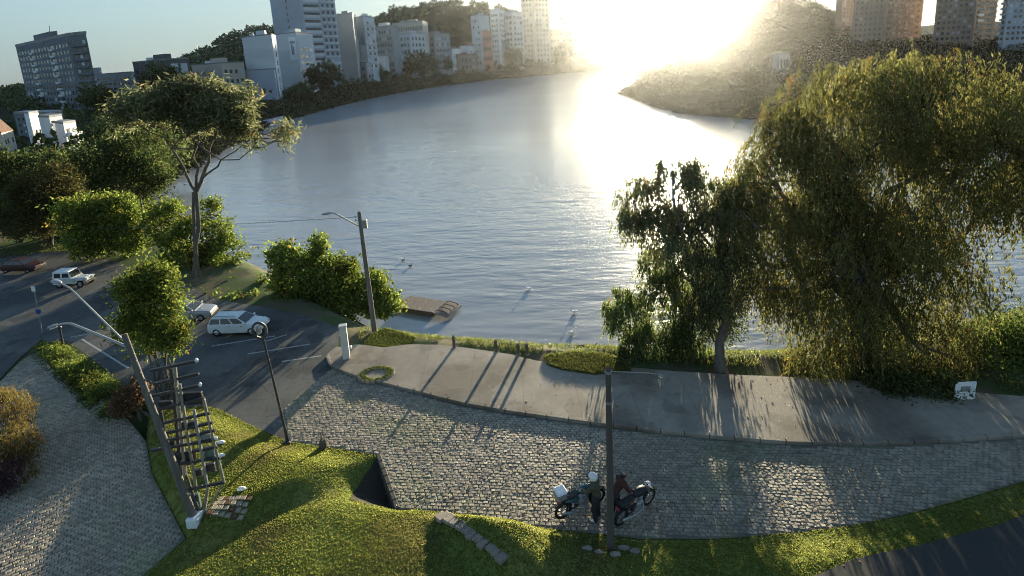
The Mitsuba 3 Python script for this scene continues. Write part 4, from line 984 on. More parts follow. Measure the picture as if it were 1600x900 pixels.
def car(label, pos, head, paint, kind='estate', scale=1.0, group='parked cars'):
    k = thing('parked_car', label, 'car', group)
    M = np.eye(4); c, s = math.cos(head), math.sin(head)
    M[:3, :3] = np.array([[c, -s, 0], [s, c, 0], [0, 0, 1]]) * scale; M[:3, 3] = [pos[0], pos[1], 0.0]
    def tf(m): m.apply_transform(M); return m
    L, W = 4.1, 1.62
    # lower body: chamfered loft of sections along x
    xs = [-2.05, -2.0, -1.75, -.9, .6, 1.2, 1.8, 2.0, 2.06]
    zt = [.70, .84, .90, .92, .91, .86, .78, .68, .55]
    zb = [.38, .28, .24, .22, .22, .22, .24, .28, .36]
    wd = [.70, .77, .80, .81, .81, .80, .78, .72, .62]
    V = []
    for x, t, b, w in zip(xs, zt, zb, wd):
        V.append([[x, -w + .05, b], [x, -w, b + .10], [x, -w, t - .22], [x, -w + .03, t - .08], [x, -w + .13, t], [x, w - .13, t], [x, w - .03, t - .08], [x, w, t - .22], [x, w, b + .10], [x, w - .05, b]])
    V = np.array(V); nx, nr = V.shape[:2]
    f = []
    for i in range(nx - 1):
        for j in range(nr):
            j2 = (j + 1) % nr
            f += [[i * nr + j, (i + 1) * nr + j, (i + 1) * nr + j2], [i * nr + j, (i + 1) * nr + j2, i * nr + j2]]
    for j in range(1, nr - 1):
        f += [[0, j, j + 1], [(nx - 1) * nr, (nx - 1) * nr + j + 1, (nx - 1) * nr + j]]
    m = trimesh.Trimesh(V.reshape(-1, 3), f, process=False); m.fix_normals()
    part(k, 'body', tf(m), paint, 35)
    # cabin
    if kind == 'estate':
        bx = (-1.95, 1.0); tx = (-1.72, .22); h = 1.40
    else:
        bx = (-1.75, 1.0); tx = (-1.05, .25); h = 1.38
    wb_, wt = .76, .60
    lo, hi = .89, h
    cab = hull([[bx[0], -wb_, lo], [bx[0], wb_, lo], [bx[1], -wb_, lo], [bx[1], wb_, lo], [tx[0], -wt, hi - .05], [tx[0], wt, hi - .05], [tx[1], -wt, hi - .05], [tx[1], wt, hi - .05], [tx[0] + .1, -wt + .09, hi], [tx[0] + .1, wt - .09, hi], [tx[1] - .1, -wt + .09, hi], [tx[1] - .1, wt - .09, hi]])
    part(k, 'cabin', tf(cab), paint, 30)
    # glass: panels lying 8 mm proud of the cabin sides
    def side_pt(x0, t, sg, top):
        return None
    def quad(pts, off, name, m='m_glass'):
        p = np.array(pts, float); n = np.cross(p[1] - p[0], p[2] - p[0]); n /= np.linalg.norm(n)
        if n @ np.array(off) < 0: n = -n
        q = np.vstack([p - n * .01, p + n * .012])
        part(k, name, tf(hull(q)), m)
    za, zc = lo + .05, hi - .10
    fa, fc = (za - lo) / (hi - .05 - lo), (zc - lo) / (hi - .05 - lo)
    def X(e, f_): return bx[e] + (tx[e] - bx[e]) * f_
    def Y(f_): return wb_ + (wt - wb_) * f_
    cuts = [(.03, .31), (.35, .63), (.67, .96)] if kind == 'estate' else [(.05, .22), (.27, .58), (.62, .96)]
    for sg in (-1, 1):
        for a_, b_ in cuts:
            quad([[X(0, fa) + (X(1, fa) - X(0, fa)) * a_, sg * Y(fa), za], [X(0, fa) + (X(1, fa) - X(0, fa)) * b_, sg * Y(fa), za], [X(0, fc) + (X(1, fc) - X(0, fc)) * b_, sg * Y(fc), zc], [X(0, fc) + (X(1, fc) - X(0, fc)) * a_, sg * Y(fc), zc]], [0, sg, 0], 'side_window')
        part(k, 'mirror', tf(rbox(.12, .2, .13, .03, [.78, sg * .88, .98])), paint)
        for x in (-1.35, 1.28):
            wheel(k, [x, sg * .72, .30], .30, .19, M)
        for x in (-.25, .7):
            part(k, 'door_handle', tf(rbox(.16, .03, .035, .008, [x - .1, sg * .815, .76])), 'm_black')
        part(k, 'headlight', tf(rbox(.12, .3, .14, .03, [1.96, sg * .5, .56])), 'm_lampglass')
        part(k, 'tail_light', tf(rbox(.08, .2, .26, .02, [-2.01, sg * .64, .66])), 'm_redlens')
    quad([[X(1, fa), -Y(fa) + .06, za], [X(1, fa), Y(fa) - .06, za], [X(1, fc), Y(fc) - .06, zc], [X(1, fc), -Y(fc) + .06, zc]], [1, 0, .3], 'windscreen')
    quad([[X(0, fa), -Y(fa) + .08, za], [X(0, fa), Y(fa) - .08, za], [X(0, fc), Y(fc) - .08, zc], [X(0, fc), -Y(fc) + .08, zc]], [-1, 0, .3], 'rear_window')
    part(k, 'front_bumper', tf(rbox(.16, 1.4, .2, .04, [2.0, 0, .36])), 'm_black')
    part(k, 'rear_bumper', tf(rbox(.14, 1.5, .2, .04, [-2.03, 0, .40])), 'm_black')
    if kind == 'estate':
        for sg in (-1, 1):
            part(k, 'roof_rail', tf(tube([[-1.5, sg * .5, 1.40], [-1.45, sg * .5, 1.46], [.0, sg * .5, 1.46], [.05, sg * .5, 1.40]], .018, 6)), 'm_black')
    return k

wa, wb_ = np.array([-19.65, 31.97]), np.array([-16.11, 32.17])
car('white estate car parked on the shaded asphalt behind the black lamp post', (wa + wb_) / 2 + [0, .55], math.atan2(*(wb_ - wa)[::-1]) - .10, 'm_carwhite', 'estate', .85)
car('silver car half hidden behind the small street tree, beyond the white estate', np.array([-22.46, 34.66]) + [0, .2], .1, 'm_carsilver', 'hatch', .85)
car('dark red car in deep shade at the left edge of the car park', np.array([-43.76, 46.14]) + [0, .5], -.12, 'm_carred', 'hatch', .82)

k = thing('parked_car', 'pale boxy off-road car with a hard top in the shaded car park at the left', 'car', 'parked cars')
M = np.eye(4); hd_ = -.05; M[:3, :3] = np.array([[math.cos(hd_), -math.sin(hd_), 0], [math.sin(hd_), math.cos(hd_), 0], [0, 0, 1]]) * .78
M[:3, 3] = [*(np.array([-35.9, 42.02]) + [0, .3]), 0]
def tj(m): m.apply_transform(M); return m
part(k, 'body', tj(cat(rbox(2.2, 1.4, .62, .05, [-.55, 0, .72]), rbox(1.25, 1.1, .42, .06, [1.1, 0, .80]))), 'm_jeep', 30)
part(k, 'hard_top', tj(hull([[-1.62, -.68, 1.05], [-1.62, .68, 1.05], [.38, -.66, 1.05], [.38, .66, 1.05], [-1.55, -.6, 1.72], [-1.55, .6, 1.72], [.1, -.58, 1.74], [.1, .58, 1.74]])), 'm_white', 30)
for sg in (-1, 1):
    for x0, x1 in ((-1.45, -.75), (-.6, .12)):
        part(k, 'side_window', tj(hull([[x0, sg * .685, 1.12], [x1, sg * .685, 1.12], [x0 + .03, sg * .63, 1.55], [x1 - .03, sg * .63, 1.55], [x0, sg * .66, 1.12], [x1, sg * .66, 1.12], [x0 + .03, sg * .6, 1.55], [x1 - .03, sg * .6, 1.55]])), 'm_glass')
    part(k, 'mudguard', tj(rbox(.95, .36, .08, .03, [1.2, sg * .66, .84])), 'm_jeep')
    part(k, 'mudguard', tj(rbox(.85, .3, .08, .03, [-1.05, sg * .66, .80])), 'm_jeep')
    part(k, 'headlight', tj(trimesh.creation.icosphere(2, .11).apply_translation([1.72, sg * .38, .82])), 'm_lampglass', True)
    for x in (-1.05, 1.2):
        wheel(k, [x, sg * .66, .38], .38, .22, M)
part(k, 'windscreen', tj(hull([[.40, -.6, 1.08], [.40, .6, 1.08], [.17, -.54, 1.66], [.17, .54, 1.66], [.37, -.6, 1.08], [.37, .6, 1.08], [.14, -.54, 1.66], [.14, .54, 1.66]])), 'm_glass')
part(k, 'bumper', tj(rbox(.14, 1.4, .14, .03, [1.82, 0, .52])), 'm_black')
part(k, 'spare_wheel', tj(trimesh.creation.cylinder(.34, .2, transform=trimesh.transformations.rotation_matrix(math.pi / 2, [0, 1, 0])).apply_translation([-1.78, .1, .95])), 'm_rubber', 40)

def motorcycle(label, pos, head, tank, box_mat, topcase=True):
    k = thing('motorcycle', label, 'motorcycle', 'motorcycles by the foreground pole')
    M = np.eye(4); c, s = math.cos(head), math.sin(head); M[:3, :3] = np.array([[c, -s, 0], [s, c, 0], [0, 0, 1]]) * 1.08; M[:3, 3] = [pos[0], pos[1], .04]
    lean = trimesh.transformations.rotation_matrix(.12, [1, 0, 0])
    def tf(m): m.apply_transform(lean); m.apply_transform(M); return m
    for x, nm in ((-.66, 'rear'), (.66, 'front')):
        a = np.linspace(0, 2 * math.pi, 25)
        q = np.column_stack([x + .27 * np.cos(a), 0 * a, .31 + .27 * np.sin(a)])
        wk = part(k, 'wheel', tf(tube(q, .05, 8, False)), 'm_rubber', True)
        sp = [tube(np.column_stack([x + .22 * np.cos(a), 0 * a, .31 + .22 * np.sin(a)]), .014, 6, False), tube([[x, -.07, .31], [x, .07, .31]], .05, 10)]
        for t in np.linspace(0, math.pi, 6, endpoint=False):
            sp.append(bar([x + .22 * math.cos(t), 0, .31 + .22 * math.sin(t)], [x - .22 * math.cos(t), 0, .31 - .22 * math.sin(t)], .008, 5))
        part(wk, 'rim', tf(cat(*sp)), 'm_steel')
        a = np.linspace(.5, 2.5, 9)
        part(k, 'mudguard', tf(cat(*[tube(np.column_stack([x + .345 * np.cos(a), 0 * a + o, .31 + .345 * np.sin(a)]), .02, 6) for o in (-.05, 0, .05)])), 'm_black')
    part(k, 'fork', tf(cat(*[bar([.66, o, .31], [.42, o, .98], .026, 8) for o in (-.085, .085)])), 'm_steel')
    part(k, 'frame', tf(cat(bar([.42, 0, .9], [.3, 0, .35], .03), bar([.3, 0, .3], [-.2, 0, .3], .03), bar([-.2, 0, .3], [-.3, 0, .72], .03), bar([.42, 0, .88], [-.75, 0, .74], .03), *[bar([-.15, o, .36], [-.66, o, .31], .025) for o in (-.09, .09)], *[bar([-.62, o * 1.3, .34], [-.5, o, .74], .03) for o in (-.1, .1)])), 'm_black')
    part(k, 'engine', tf(cat(rbox(.34, .26, .26, .04, [.1, 0, .42]), rbox(.16, .18, .22, .03, [.18, 0, .62]))), 'm_galva')
    tk = trimesh.creation.icosphere(3, 1); tk.vertices = tk.vertices * [.29, .15, .14] + [.15, 0, .87]
    part(k, 'tank', tf(tk), tank, True)
    part(k, 'seat', tf(hull([[-.12, -.1, .86], [-.12, .1, .86], [-.12, -.08, .8], [-.12, .08, .8], [-.4, -.14, .84], [-.4, .14, .84], [-.78, -.11, .90], [-.78, .11, .90], [-.78, -.1, .80], [-.78, .1, .80]])), 'm_black', 30)
    part(k, 'side_panel', tf(hull([[-.12, -.15, .72], [-.12, .15, .72], [-.62, -.13, .76], [-.62, .13, .76], [-.2, -.14, .52], [-.2, .14, .52], [-.72, -.08, .82], [-.72, .08, .82]])), tank, 30)
    part(k, 'handlebar', tf(tube([[.25, -.36, 1.10], [.34, -.28, 1.12], [.42, -.1, 1.04], [.42, .1, 1.04], [.34, .28, 1.12], [.25, .36, 1.10]], .018, 7)), 'm_black')
    hl = trimesh.creation.icosphere(2, .1); hl.apply_translation([.54, 0, .92])
    part(k, 'headlight', tf(hl), 'm_lampglass', True)
    for sg in (-1, 1):
        part(k, 'mirror', tf(cat(bar([.34, sg * .26, 1.12], [.32, sg * .34, 1.30], .01), rbox(.03, .14, .09, .01, [.31, sg * .37, 1.33]))), 'm_steel')
    part(k, 'exhaust', tf(tube([[.22, -.14, .5], [.2, -.17, .25], [-.2, -.17, .24], [-.35, -.17, .28], [-.8, -.18, .42]], [.025, .025, .03, .05, .055], 9)), 'm_steel', True)
    part(k, 'tail_light', tf(rbox(.06, .16, .08, .015, [-.88, 0, .78])), 'm_redlens')
    if topcase:
        b = part(k, 'rear_box', tf(rbox(.36, .36, .24, .04, [-.78, 0, 1.05])), box_mat, 30)
        part(b, 'lid', tf(rbox(.38, .38, .09, .04, [-.78, 0, 1.21])), 'm_white', 30)
    return k
m1, m2 = np.array([1.32, 16.56]), np.array([2.28, 17.04])
motorcycle('teal motorcycle with a grey rear box under a white lid, left of the foreground pole', (m1 + m2) / 2 + [.02, .1], math.atan2(*(m2 - m1)[::-1]) - .05, 'm_teal', 'm_greybox')
m1, m2 = np.array([3.28, 16.27]), np.array([4.12, 16.86])
motorcycle('black motorcycle right of the foreground pole, its front wheel turned to the road', (m1 + m2) / 2 + [.02, .05], math.atan2(*(m2 - m1)[::-1]), 'm_black', 'm_black', False)

# ------------------------------------------------------------------ people
def spheres(*c):
    return [(np.asarray(p, float), r) for p, r in c]
_ico = trimesh.creation.icosphere(1, 1.0).vertices
def bone(a, b):
    return manifold3d.Manifold.hull_points(np.vstack([_ico * a[1] + a[0], _ico * b[1] + b[0]]).astype(np.float64))
def limbmesh(chains, edge=.025, it=6):
    m = manifold3d.Manifold()
    for ch in chains:
        for a, b in zip(ch[:-1], ch[1:]):
            m = m + bone(a, b)
    m = m.refine_to_length(edge).to_mesh()
    t = trimesh.Trimesh(m.vert_properties[:, :3], m.tri_verts); t.merge_vertices()
    trimesh.smoothing.filter_taubin(t, .5, .53, it)
    return t
def person(label, pos, head, top, trousers, joints, helmet=True, z0=0.04):
    k = thing('person', label, 'person')
    c, s = math.cos(head), math.sin(head)
    M = np.eye(4); M[:2, :2] = [[c, -s], [s, c]]; M[:3, 3] = [*pos, z0]
    def tf(m): m.apply_transform(M); return m
    J = {n: np.array(v, float) for n, v in joints.items()}
    S = lambda n, r: (J[n], r)
    legs, arms, hands = [], [], []
    for q in 'LR':
        legs.append([S('hip' + q, .105), S('knee' + q, .072), S('ank' + q, .05)])
    tors = [[S('hipL', .115), S('hipR', .115)], [S('pel', .13), S('waist', .125), S('chest', .15), S('neck0', .09)], [S('shL', .075), S('chest', .15), S('shR', .075)], [S('shL', .07), S('neck0', .075), S('shR', .07)], [S('neck0', .062), S('head', .075)]]
    for q in 'LR':
        arms.append([S('sh' + q, .07), S('el' + q, .05), S('wr' + q, .034)])
    # hands: palm with five fingers
    for q in 'LR':
        w, e = J['wr' + q], J['el' + q]
        d = (w - e) / np.linalg.norm(w - e)
        sd = np.cross(d, [0, 0, 1]); sd /= np.linalg.norm(sd) + 1e-9
        pn = np.cross(sd, d)
        hands.append([(w, .03), (w + d * .085, .034)])
        for i, ln in enumerate((.062, .072, .068, .052)):
            b0 = w + d * .09 + sd * (.021 * (i - 1.5))
            hands.append([(w + d * .05 + sd * .016 * (i - 1.5), .014), (b0, .010), (b0 + d * ln * .55 - pn * .012, .009), (b0 + d * ln * .85 - pn * .045, .0075)])
        hands.append([(w + d * .03 + sd * .028, .014), (w + d * .06 + sd * .055, .011), (w + d * .09 + sd * .05 - pn * .02, .009)])
    hd = [[(J['head'] + [0, 0, .03], .085), (J['head'] + [.02, 0, .10], .09), (J['head'] + [.0, 0, .16], .085)], [(J['head'] + [.09, 0, .05], .02), (J['head'] + [.105, 0, .07], .018)], [(J['head'] + [.05, 0, .0], .05), (J['head'] + [.06, 0, -.005], .045)]]
    part(k, 'body', tf(limbmesh(legs + tors + arms + hands + hd, .02)), 'm_skin', True)
    sh = [[(a[0], a[1] + .022) for a in ch] for ch in tors[:4]] + [[(J['sh' + q], .095), (J['el' + q], .072), (J['wr' + q] * .9 + J['el' + q] * .1, .052)] for q in 'LR']
    part(k, 'jacket', tf(limbmesh(sh, .03)), top, True)
    tr = [[(a[0], a[1] + .025) for a in ch] for ch in legs] + [[(J['hipL'], .14), (J['hipR'], .14)]]
    part(k, 'trousers', tf(limbmesh(tr, .03)), trousers, True)
    for q in 'LR':
        an = J['ank' + q]
        part(k, 'shoe', tf(limbmesh([[(an + [0, 0, -.01], .06), (an + [.03, 0, -.045], .05), (an + [.17, 0, -.055], .042)]], .02, 3)), 'm_white', True)
    if helmet:
        h = trimesh.creation.icosphere(3, 1); h.vertices = h.vertices * [.165, .14, .165] + J['head'] + [.01, 0, .10]
        h.vertices[:, 2] = np.maximum(h.vertices[:, 2], J['head'][2] - .02)
        hk = part(k, 'helmet', tf(h), 'm_white', True)
        v = trimesh.creation.icosphere(3, 1); v.vertices = v.vertices * [.125, .13, .07] + J['head'] + [.062, 0, .085]
        part(hk, 'visor', tf(v), 'm_black', True)
    return k
person('person in a white helmet, olive jacket and dark trousers standing between motorcycle and pole', np.array([2.31, 16.41]) + [.05, .05], math.radians(150), 'm_cloth_olive', 'm_cloth_dark',
       dict(hipL=(0, .11, .93), hipR=(0, -.11, .93), kneeL=(.05, .13, .50), kneeR=(.03, -.13, .50), ankL=(-.02, .15, .10), ankR=(.0, -.15, .10), pel=(0, 0, 1.0), waist=(.01, 0, 1.14), chest=(.04, 0, 1.36), neck0=(.06, 0, 1.50),
            head=(.10, 0, 1.60), shL=(.05, .20, 1.43), shR=(.05, -.20, 1.43), elL=(.26, .26, 1.22), elR=(.10, -.34, 1.16), wrL=(.46, .16, 1.16), wrR=(.30, -.36, 1.03)))
person('person in a dark reddish top bending behind the foreground pole', np.array([3.11, 16.44]) + [.0, .15], math.radians(20), 'm_cloth_maroon', 'm_cloth_dark',
       dict(hipL=(-.1, .11, .92), hipR=(-.1, -.11, .92), kneeL=(-.02, .12, .50), kneeR=(.0, -.12, .50), ankL=(-.08, .14, .10), ankR=(-.06, -.14, .10), pel=(-.08, 0, .99), waist=(0, 0, 1.12), chest=(.14, 0, 1.28), neck0=(.22, 0, 1.38),
            head=(.28, 0, 1.43), shL=(.18, .2, 1.34), shR=(.18, -.2, 1.34), elL=(.32, .26, 1.10), elR=(.32, -.26, 1.10), wrL=(.50, .18, 1.0), wrR=(.50, -.18, 1.0)), helmet=False)
kk = [x for x in scene if x.startswith('person_001__body')][0].rsplit('__', 1)[0]
h = trimesh.creation.icosphere(3, 1); h.vertices = h.vertices * [.11, .095, .10]
c_, s_ = math.cos(math.radians(20)), math.sin(math.radians(20))
pp2 = np.array([3.11, 16.44]) + [.0, .15]
h.apply_translation([pp2[0] + .265 * c_, pp2[1] + .265 * s_, 1.43 + .04 + .125])
part(kk, 'hair', h, 'm_black', True)
# ------------------------------------------------------------------ the city
def gz(x, y):
    return float(land_h(np.array([x]), np.array([y]))[0])

WINDOWS = [0]
def building(label, A, B, C, wall, name='apartment_building', catg='building', faces=(), base=None, roof='m_roofgrey', parapet=.5, extra=(), group=None, top=None, setback=()):
    """A, B, C: roof corner points (x, y, z), B the near corner; faces: (side, columns, rows, window share w, h, glass, balcony, t0, t1, z0, z1)"""
    k = thing(name, label, catg, group)
    A, B, C = (np.array(v, float) for v in (A, B, C))
    zt = B[2] if top is None else top
    a, b, c = A[:2], B[:2], C[:2]
    d = a + c - b
    zb = (min(gz(*p) for p in (a, b, c, d)) - 1.5) if base is None else base
    poly = Polygon([a, b, c, d])
    m = extr(poly if poly.is_valid else poly.buffer(0), zb, zt)
    part(k, 'wall', m, wall)
    o = poly.centroid
    rim = shapely.affinity.scale(poly, 1.015, 1.015)
    part(k, 'roof', extr(rim, zt + .003, zt + parapet), roof)
    if not extra and name == 'apartment_building':
        extra = ((.25, .3, .3, .35, 2.2, wall), (.65, .35, .14, .3, 1.3, 'w_pale'))
    for (fx, fy, sx, sy, hh, mm) in extra:
        p = a * (1 - fx) * (1) + b * fx
        p = b + (a - b) * fx + (c - b) * fy
        u, v = (a - b), (c - b)
        pl = Polygon([p, p + u * sx, p + u * sx + v * sy, p + v * sy])
        part(k, 'rooftop_block', extr(pl, zt + parapet + .003, zt + parapet + hh), mm)
    for side, cols, rows, ww, wh, gm, bal, t0, t1, f0, f1 in faces:
        p, q = (b, a) if side == 'L' else (b, c)
        L = np.linalg.norm(q - p); u = (q - p) / L
        n = np.array([u[1], -u[0]])
        if n @ (b * 0 + (p + q) / 2 - np.array([o.x, o.y])) < 0: n = -n
        u3, n3 = np.array([*u, 0]), np.array([*n, 0])
        g0 = zb + 1.5
        z0, z1 = g0 + (zt - g0) * f0, g0 + (zt - g0) * f1
        fh = (z1 - z0) / rows; cw = L * (t1 - t0) / cols
        rng_ = np.random.default_rng(int(abs(p[0]) * 7 + zt * 3) + cols)
        for i in range(rows):
            zc = z0 + fh * (i + .52)
            for j in range(cols):
                s = L * t0 + cw * (j + .5)
                ctr = np.array([*(p + u * s), zc])
                if gm == 'bands':
                    continue
                g = gm if rng_.random() > .14 else 'm_pane_light'
                wk = put(k, 'window', {'type': 'cube', 'to_world': cubeM(ctr + n3 * .0, u3 * cw * ww / 2, n3 * .05, np.array([0, 0, fh * wh / 2])), 'bsdf': {'type': 'ref', 'id': g}})
            if bal == 'slab':
                put(k, 'balcony', {'type': 'cube', 'to_world': cubeM(np.array([*(p + u * L * (t0 + t1) / 2), zc - fh * .42]) + n3 * .55, u3 * L * (t1 - t0) / 2 * .97, n3 * .55, np.array([0, 0, fh * .17])), 'bsdf': {'type': 'ref', 'id': wall}})
            elif bal == 'each':
                for j in range(cols):
                    s = L * t0 + cw * (j + .5)
                    put(k, 'balcony', {'type': 'cube', 'to_world': cubeM(np.array([*(p + u * s), zc - fh * .36]) + n3 * .5, u3 * cw * .42, n3 * .5, np.array([0, 0, fh * .16])), 'bsdf': {'type': 'ref', 'id': 'w_pale'}})
            elif bal == 'band':
                put(k, 'band', {'type': 'cube', 'to_world': cubeM(np.array([*(p + u * L * (t0 + t1) / 2), zc - fh * .30]) + n3 * .1, u3 * L * (t1 - t0) / 2, n3 * .14, np.array([0, 0, fh * .2])), 'bsdf': {'type': 'ref', 'id': 'w_pale'}})
    return k

# left: slate slab tower
k = building('dark slate apartment tower with a sloping roofline standing alone at the left', (-248.25, 290, 32.38), (-182.76, 240, 35.73), (-172.18, 236, 37.32), 'w_slate', parapet=1.2,
         faces=(('L', 4, 10, .42, .52, 'm_glass', 'none', .02, .24, .02, .93), ('L', 1, 10, .8, .6, 'm_glass', 'each', .25, .33, .02, .93), ('L', 5, 10, .42, .52, 'm_glass', 'none', .34, .62, .02, .93), ('L', 1, 10, .8, .6, 'm_glass', 'each', .63, .71, .02, .93), ('L', 4, 10, .42, .52, 'm_glass', 'none', .72, .97, .02, .93), ('R', 3, 10, .5, .5, 'm_glass', 'slab', .1, .95, .02, .95)), extra=((.35, .2, .3, .5, 2.4, 'w_slate'),))
part(k, 'antenna', bar([-207.88, 262, 36.83], [-206.91, 262, 42.44], .12, 5), 'm_iron')
building('pale block with three window rows just right of the slate tower', (-245.06, 330, 20.3), (-199.18, 300, 20.36), (-204.01, 310, 20.76), 'w_grey', faces=(('L', 9, 4, .7, .4, 'm_glass', 'none', .02, .98, .1, .9),), extra=((.7, .1, .2, .6, 3.5, 'w_grey'),))
building('dark brown-grey block with white upper panels in front of the wooded slope', (-171.2, 260, 24.04), (-143, 240, 23.98), (-137.56, 246, 24.81), 'w_dark', faces=(('L', 6, 5, .5, .5, 'm_glass', 'slab', .02, .98, .05, .85), ('R', 2, 1, .72, .75, 'm_pane_light', 'none', .05, .95, .62, .95), ('R', 3, 3, .4, .5, 'm_glass', 'none', .05, .95, .05, .55)))
building('small beige block under trees left of the white stepped building', (-155.75, 280, 21.64), (-131.99, 262, 21.74), (-125.12, 270, 23.15), 'w_beige', faces=(('L', 4, 3, .5, .4, 'm_glass', 'none', .05, .95, .1, .9), ('R', 4, 2, .5, .4, 'm_glass', 'none', .05, .95, .4, .9)))

# white stepped complex with the banded tower
building('low blue-white shed in front of the blank white walls', (-130.8, 275, 17.64), (-107.89, 262, 17.87), (-109.67, 271, 18.44), 'w_blue', name='shed_building', faces=(('L', 5, 1, .5, .4, 'm_glass', 'none', .1, .9, .1, .5),))
building('blank grey-white stepped block left of the banded tower', (-127.98, 278, 30.97), (-108.09, 265, 33.61), (-111.37, 278, 35.57), 'w_pale', faces=(('R', 1, 6, .4, .6, 'm_glass', 'none', .3, .8, .1, .9),))
k = building('tall tower with striped middle and white balconies, cut by the top edge', (-144.86, 360, 62.22), (-120.3, 342, 61.94), (-104.68, 360, 64.78), 'w_blue', faces=(('L', 1, 10, .35, .55, 'm_glass', 'none', .38, .52, .28, .97), ('R', 1, 11, .98, .5, 'm_glass', 'band', .08, .52, .1, .98), ('R', 3, 12, .45, .6, 'm_glass', 'each', .55, .98, .1, .98)), top=None)
k = building('pale narrow block with a poster on its river side, in front of the banded tower', (-125.68, 312, 38), (-110.25, 302, 36.39), (-107.59, 320, 36.79), 'w_pale', faces=(('R', 3, 6, .5, .5, 'm_glass', 'none', .05, .95, .1, .78),))
def on_wall(parent, name, c0, w, h, un, poly, m, off=.2):
    pass
A_, B_, C_ = np.array([-125.68, 312, 38]), np.array([-110.25, 302, 36.39]), np.array([-107.59, 320, 36.79])
u = (A_ - B_); u[2] = 0; u /= np.linalg.norm(u); n = np.array([u[1], -u[0], 0]); n = n if n[1] < 0 else -n
pc = B_ + u * 3.7 + n * .12 + [0, 0, -8]
ps = put(k, 'poster', {'type': 'cube', 'to_world': cubeM(pc, u * 2.9, n * .08, np.array([0, 0, 5.9])), 'bsdf': {'type': 'ref', 'id': 'm_white'}})
put(ps, 'dark_mark', {'type': 'cube', 'to_world': cubeM(pc + n * .1 + u * .7 + [0, 0, -.6], u * .5, n * .05, np.array([0, 0, 2.6])), 'bsdf': {'type': 'ref', 'id': 'w_slate'}})
put(ps, 'dark_mark', {'type': 'cube', 'to_world': cubeM(pc + n * .1 - u * .5 + [0, 0, -1.2], u * .32, n * .05, np.array([0, 0, 2.2])), 'bsdf': {'type': 'ref', 'id': 'w_slate'}})
put(ps, 'dark_mark', {'type': 'cube', 'to_world': cubeM(pc + n * .1 + [0, 0, 3.2], u * 1.9, n * .05, np.array([0, 0, .7])), 'bsdf': {'type': 'ref', 'id': 'w_band'}})
building('low bluish house with a terrace roof at the foot of the blank white walls', (-123.72, 275, 14.81), (-108.96, 263, 13.2), (-109.88, 273, 13.85), 'w_blue', name='house', faces=(('L', 3, 2, .5, .4, 'm_glass', 'slab', .05, .95, .1, .9),))
k = building('plain tall grey slab right of the banded tower', (-120.86, 403, 51.04), (-102.09, 388, 53.18), (-105.3, 409, 55.52), 'w_grey')
k = building('pale block with a dark standing figure painted on its blank side', (-107.95, 414, 52.07), (-99.49, 408, 52.07), (-94.9, 420, 53.21), 'w_pale', faces=(('R', 2, 8, .5, .55, 'm_glass', 'each', .08, .98, .2, .95),))
A_, B_ = np.array([-107.95, 414, 52.07]), np.array([-99.49, 408, 52.07])
u = (A_ - B_); u[2] = 0; u /= np.linalg.norm(u); n = np.array([u[1], -u[0], 0]); n = n if n[1] < 0 else -n
sil = shapely.affinity.scale(Polygon([(-1.9, -4.6), (-1.6, -.6), (-1.2, .9), (-.45, 1.25), (-.5, 2.2), (0, 2.9), (.5, 2.2), (.45, 1.25), (1.2, .9), (1.7, -.6), (1.9, -3.4), (1.2, -4.0)]), 1.25, 1.25)
m = extr(sil, 0, .1)
mm = np.eye(4); mm[:3, 0], mm[:3, 1], mm[:3, 2], mm[:3, 3] = u, [0, 0, 1], n, B_ + u * 3.5 + n * .02 + [0, 0, -14.5]
m.apply_transform(mm); m.fix_normals()
part(k, 'painted_figure', m, 'w_band')

building('white riverside hall with a wide pale pitched roof', (-107.14, 462, 25.31), (-97.15, 451, 22.71), (-81.92, 483, 25.26), 'w_white', name='riverside_hall', faces=(('L', 3, 1, .5, .5, 'm_glass', 'none', .1, .9, .1, .4),), roof='m_roofwhite', parapet=2.2)
building('grey house with dark windows left of the riverside hall', (-110.74, 410, 21.43), (-99.34, 401, 19.96), (-97.32, 416, 20.74), 'w_grey', name='house', faces=(('L', 3, 2, .5, .4, 'm_glass', 'none', .1, .9, .1, .9), ('R', 2, 2, .5, .4, 'm_glass', 'none', .1, .9, .1, .9)))
k = building('mid-height grey block with tiny roof pavilion right of the painted figure', (-105.4, 464, 51.63), (-89.15, 454, 48.19), (-86.39, 467, 49.86), 'w_grey', faces=(('L', 6, 7, .5, .5, 'm_glass', 'slab', .05, .95, .1, .95),), extra=((.3, .1, .5, .5, 2.5, 'w_white'),))
building('long beige block with two bright window rows at the foot of the wooded hill', (-101.89, 520, 55.11), (-72.47, 510, 54.63), (-70.54, 530, 56.47), 'w_beige', faces=(('L', 12, 5, .55, .5, 'm_glass', 'none', .03, .97, .2, .95),))
building('pale block with balcony stripes below the wooded hill', (-96.11, 504, 46.12), (-81.64, 491, 43.67), (-70.99, 510, 45.15), 'w_pale', faces=(('L', 4, 6, .6, .5, 'm_glass', 'slab', .05, .95, .1, .95), ('R', 4, 6, .5, .5, 'm_glass', 'none', .05, .95, .1, .95)))
building('grey office block behind the riverside trees', (-81.11, 542, 44.9), (-65.42, 529, 44.67), (-53.6, 554, 45.26), 'w_grey', faces=(('L', 4, 6, .6, .5, 'm_glass', 'none', .05, .95, .1, .95), ('R', 5, 6, .6, .5, 'm_glass', 'none', .05, .95, .1, .95)))
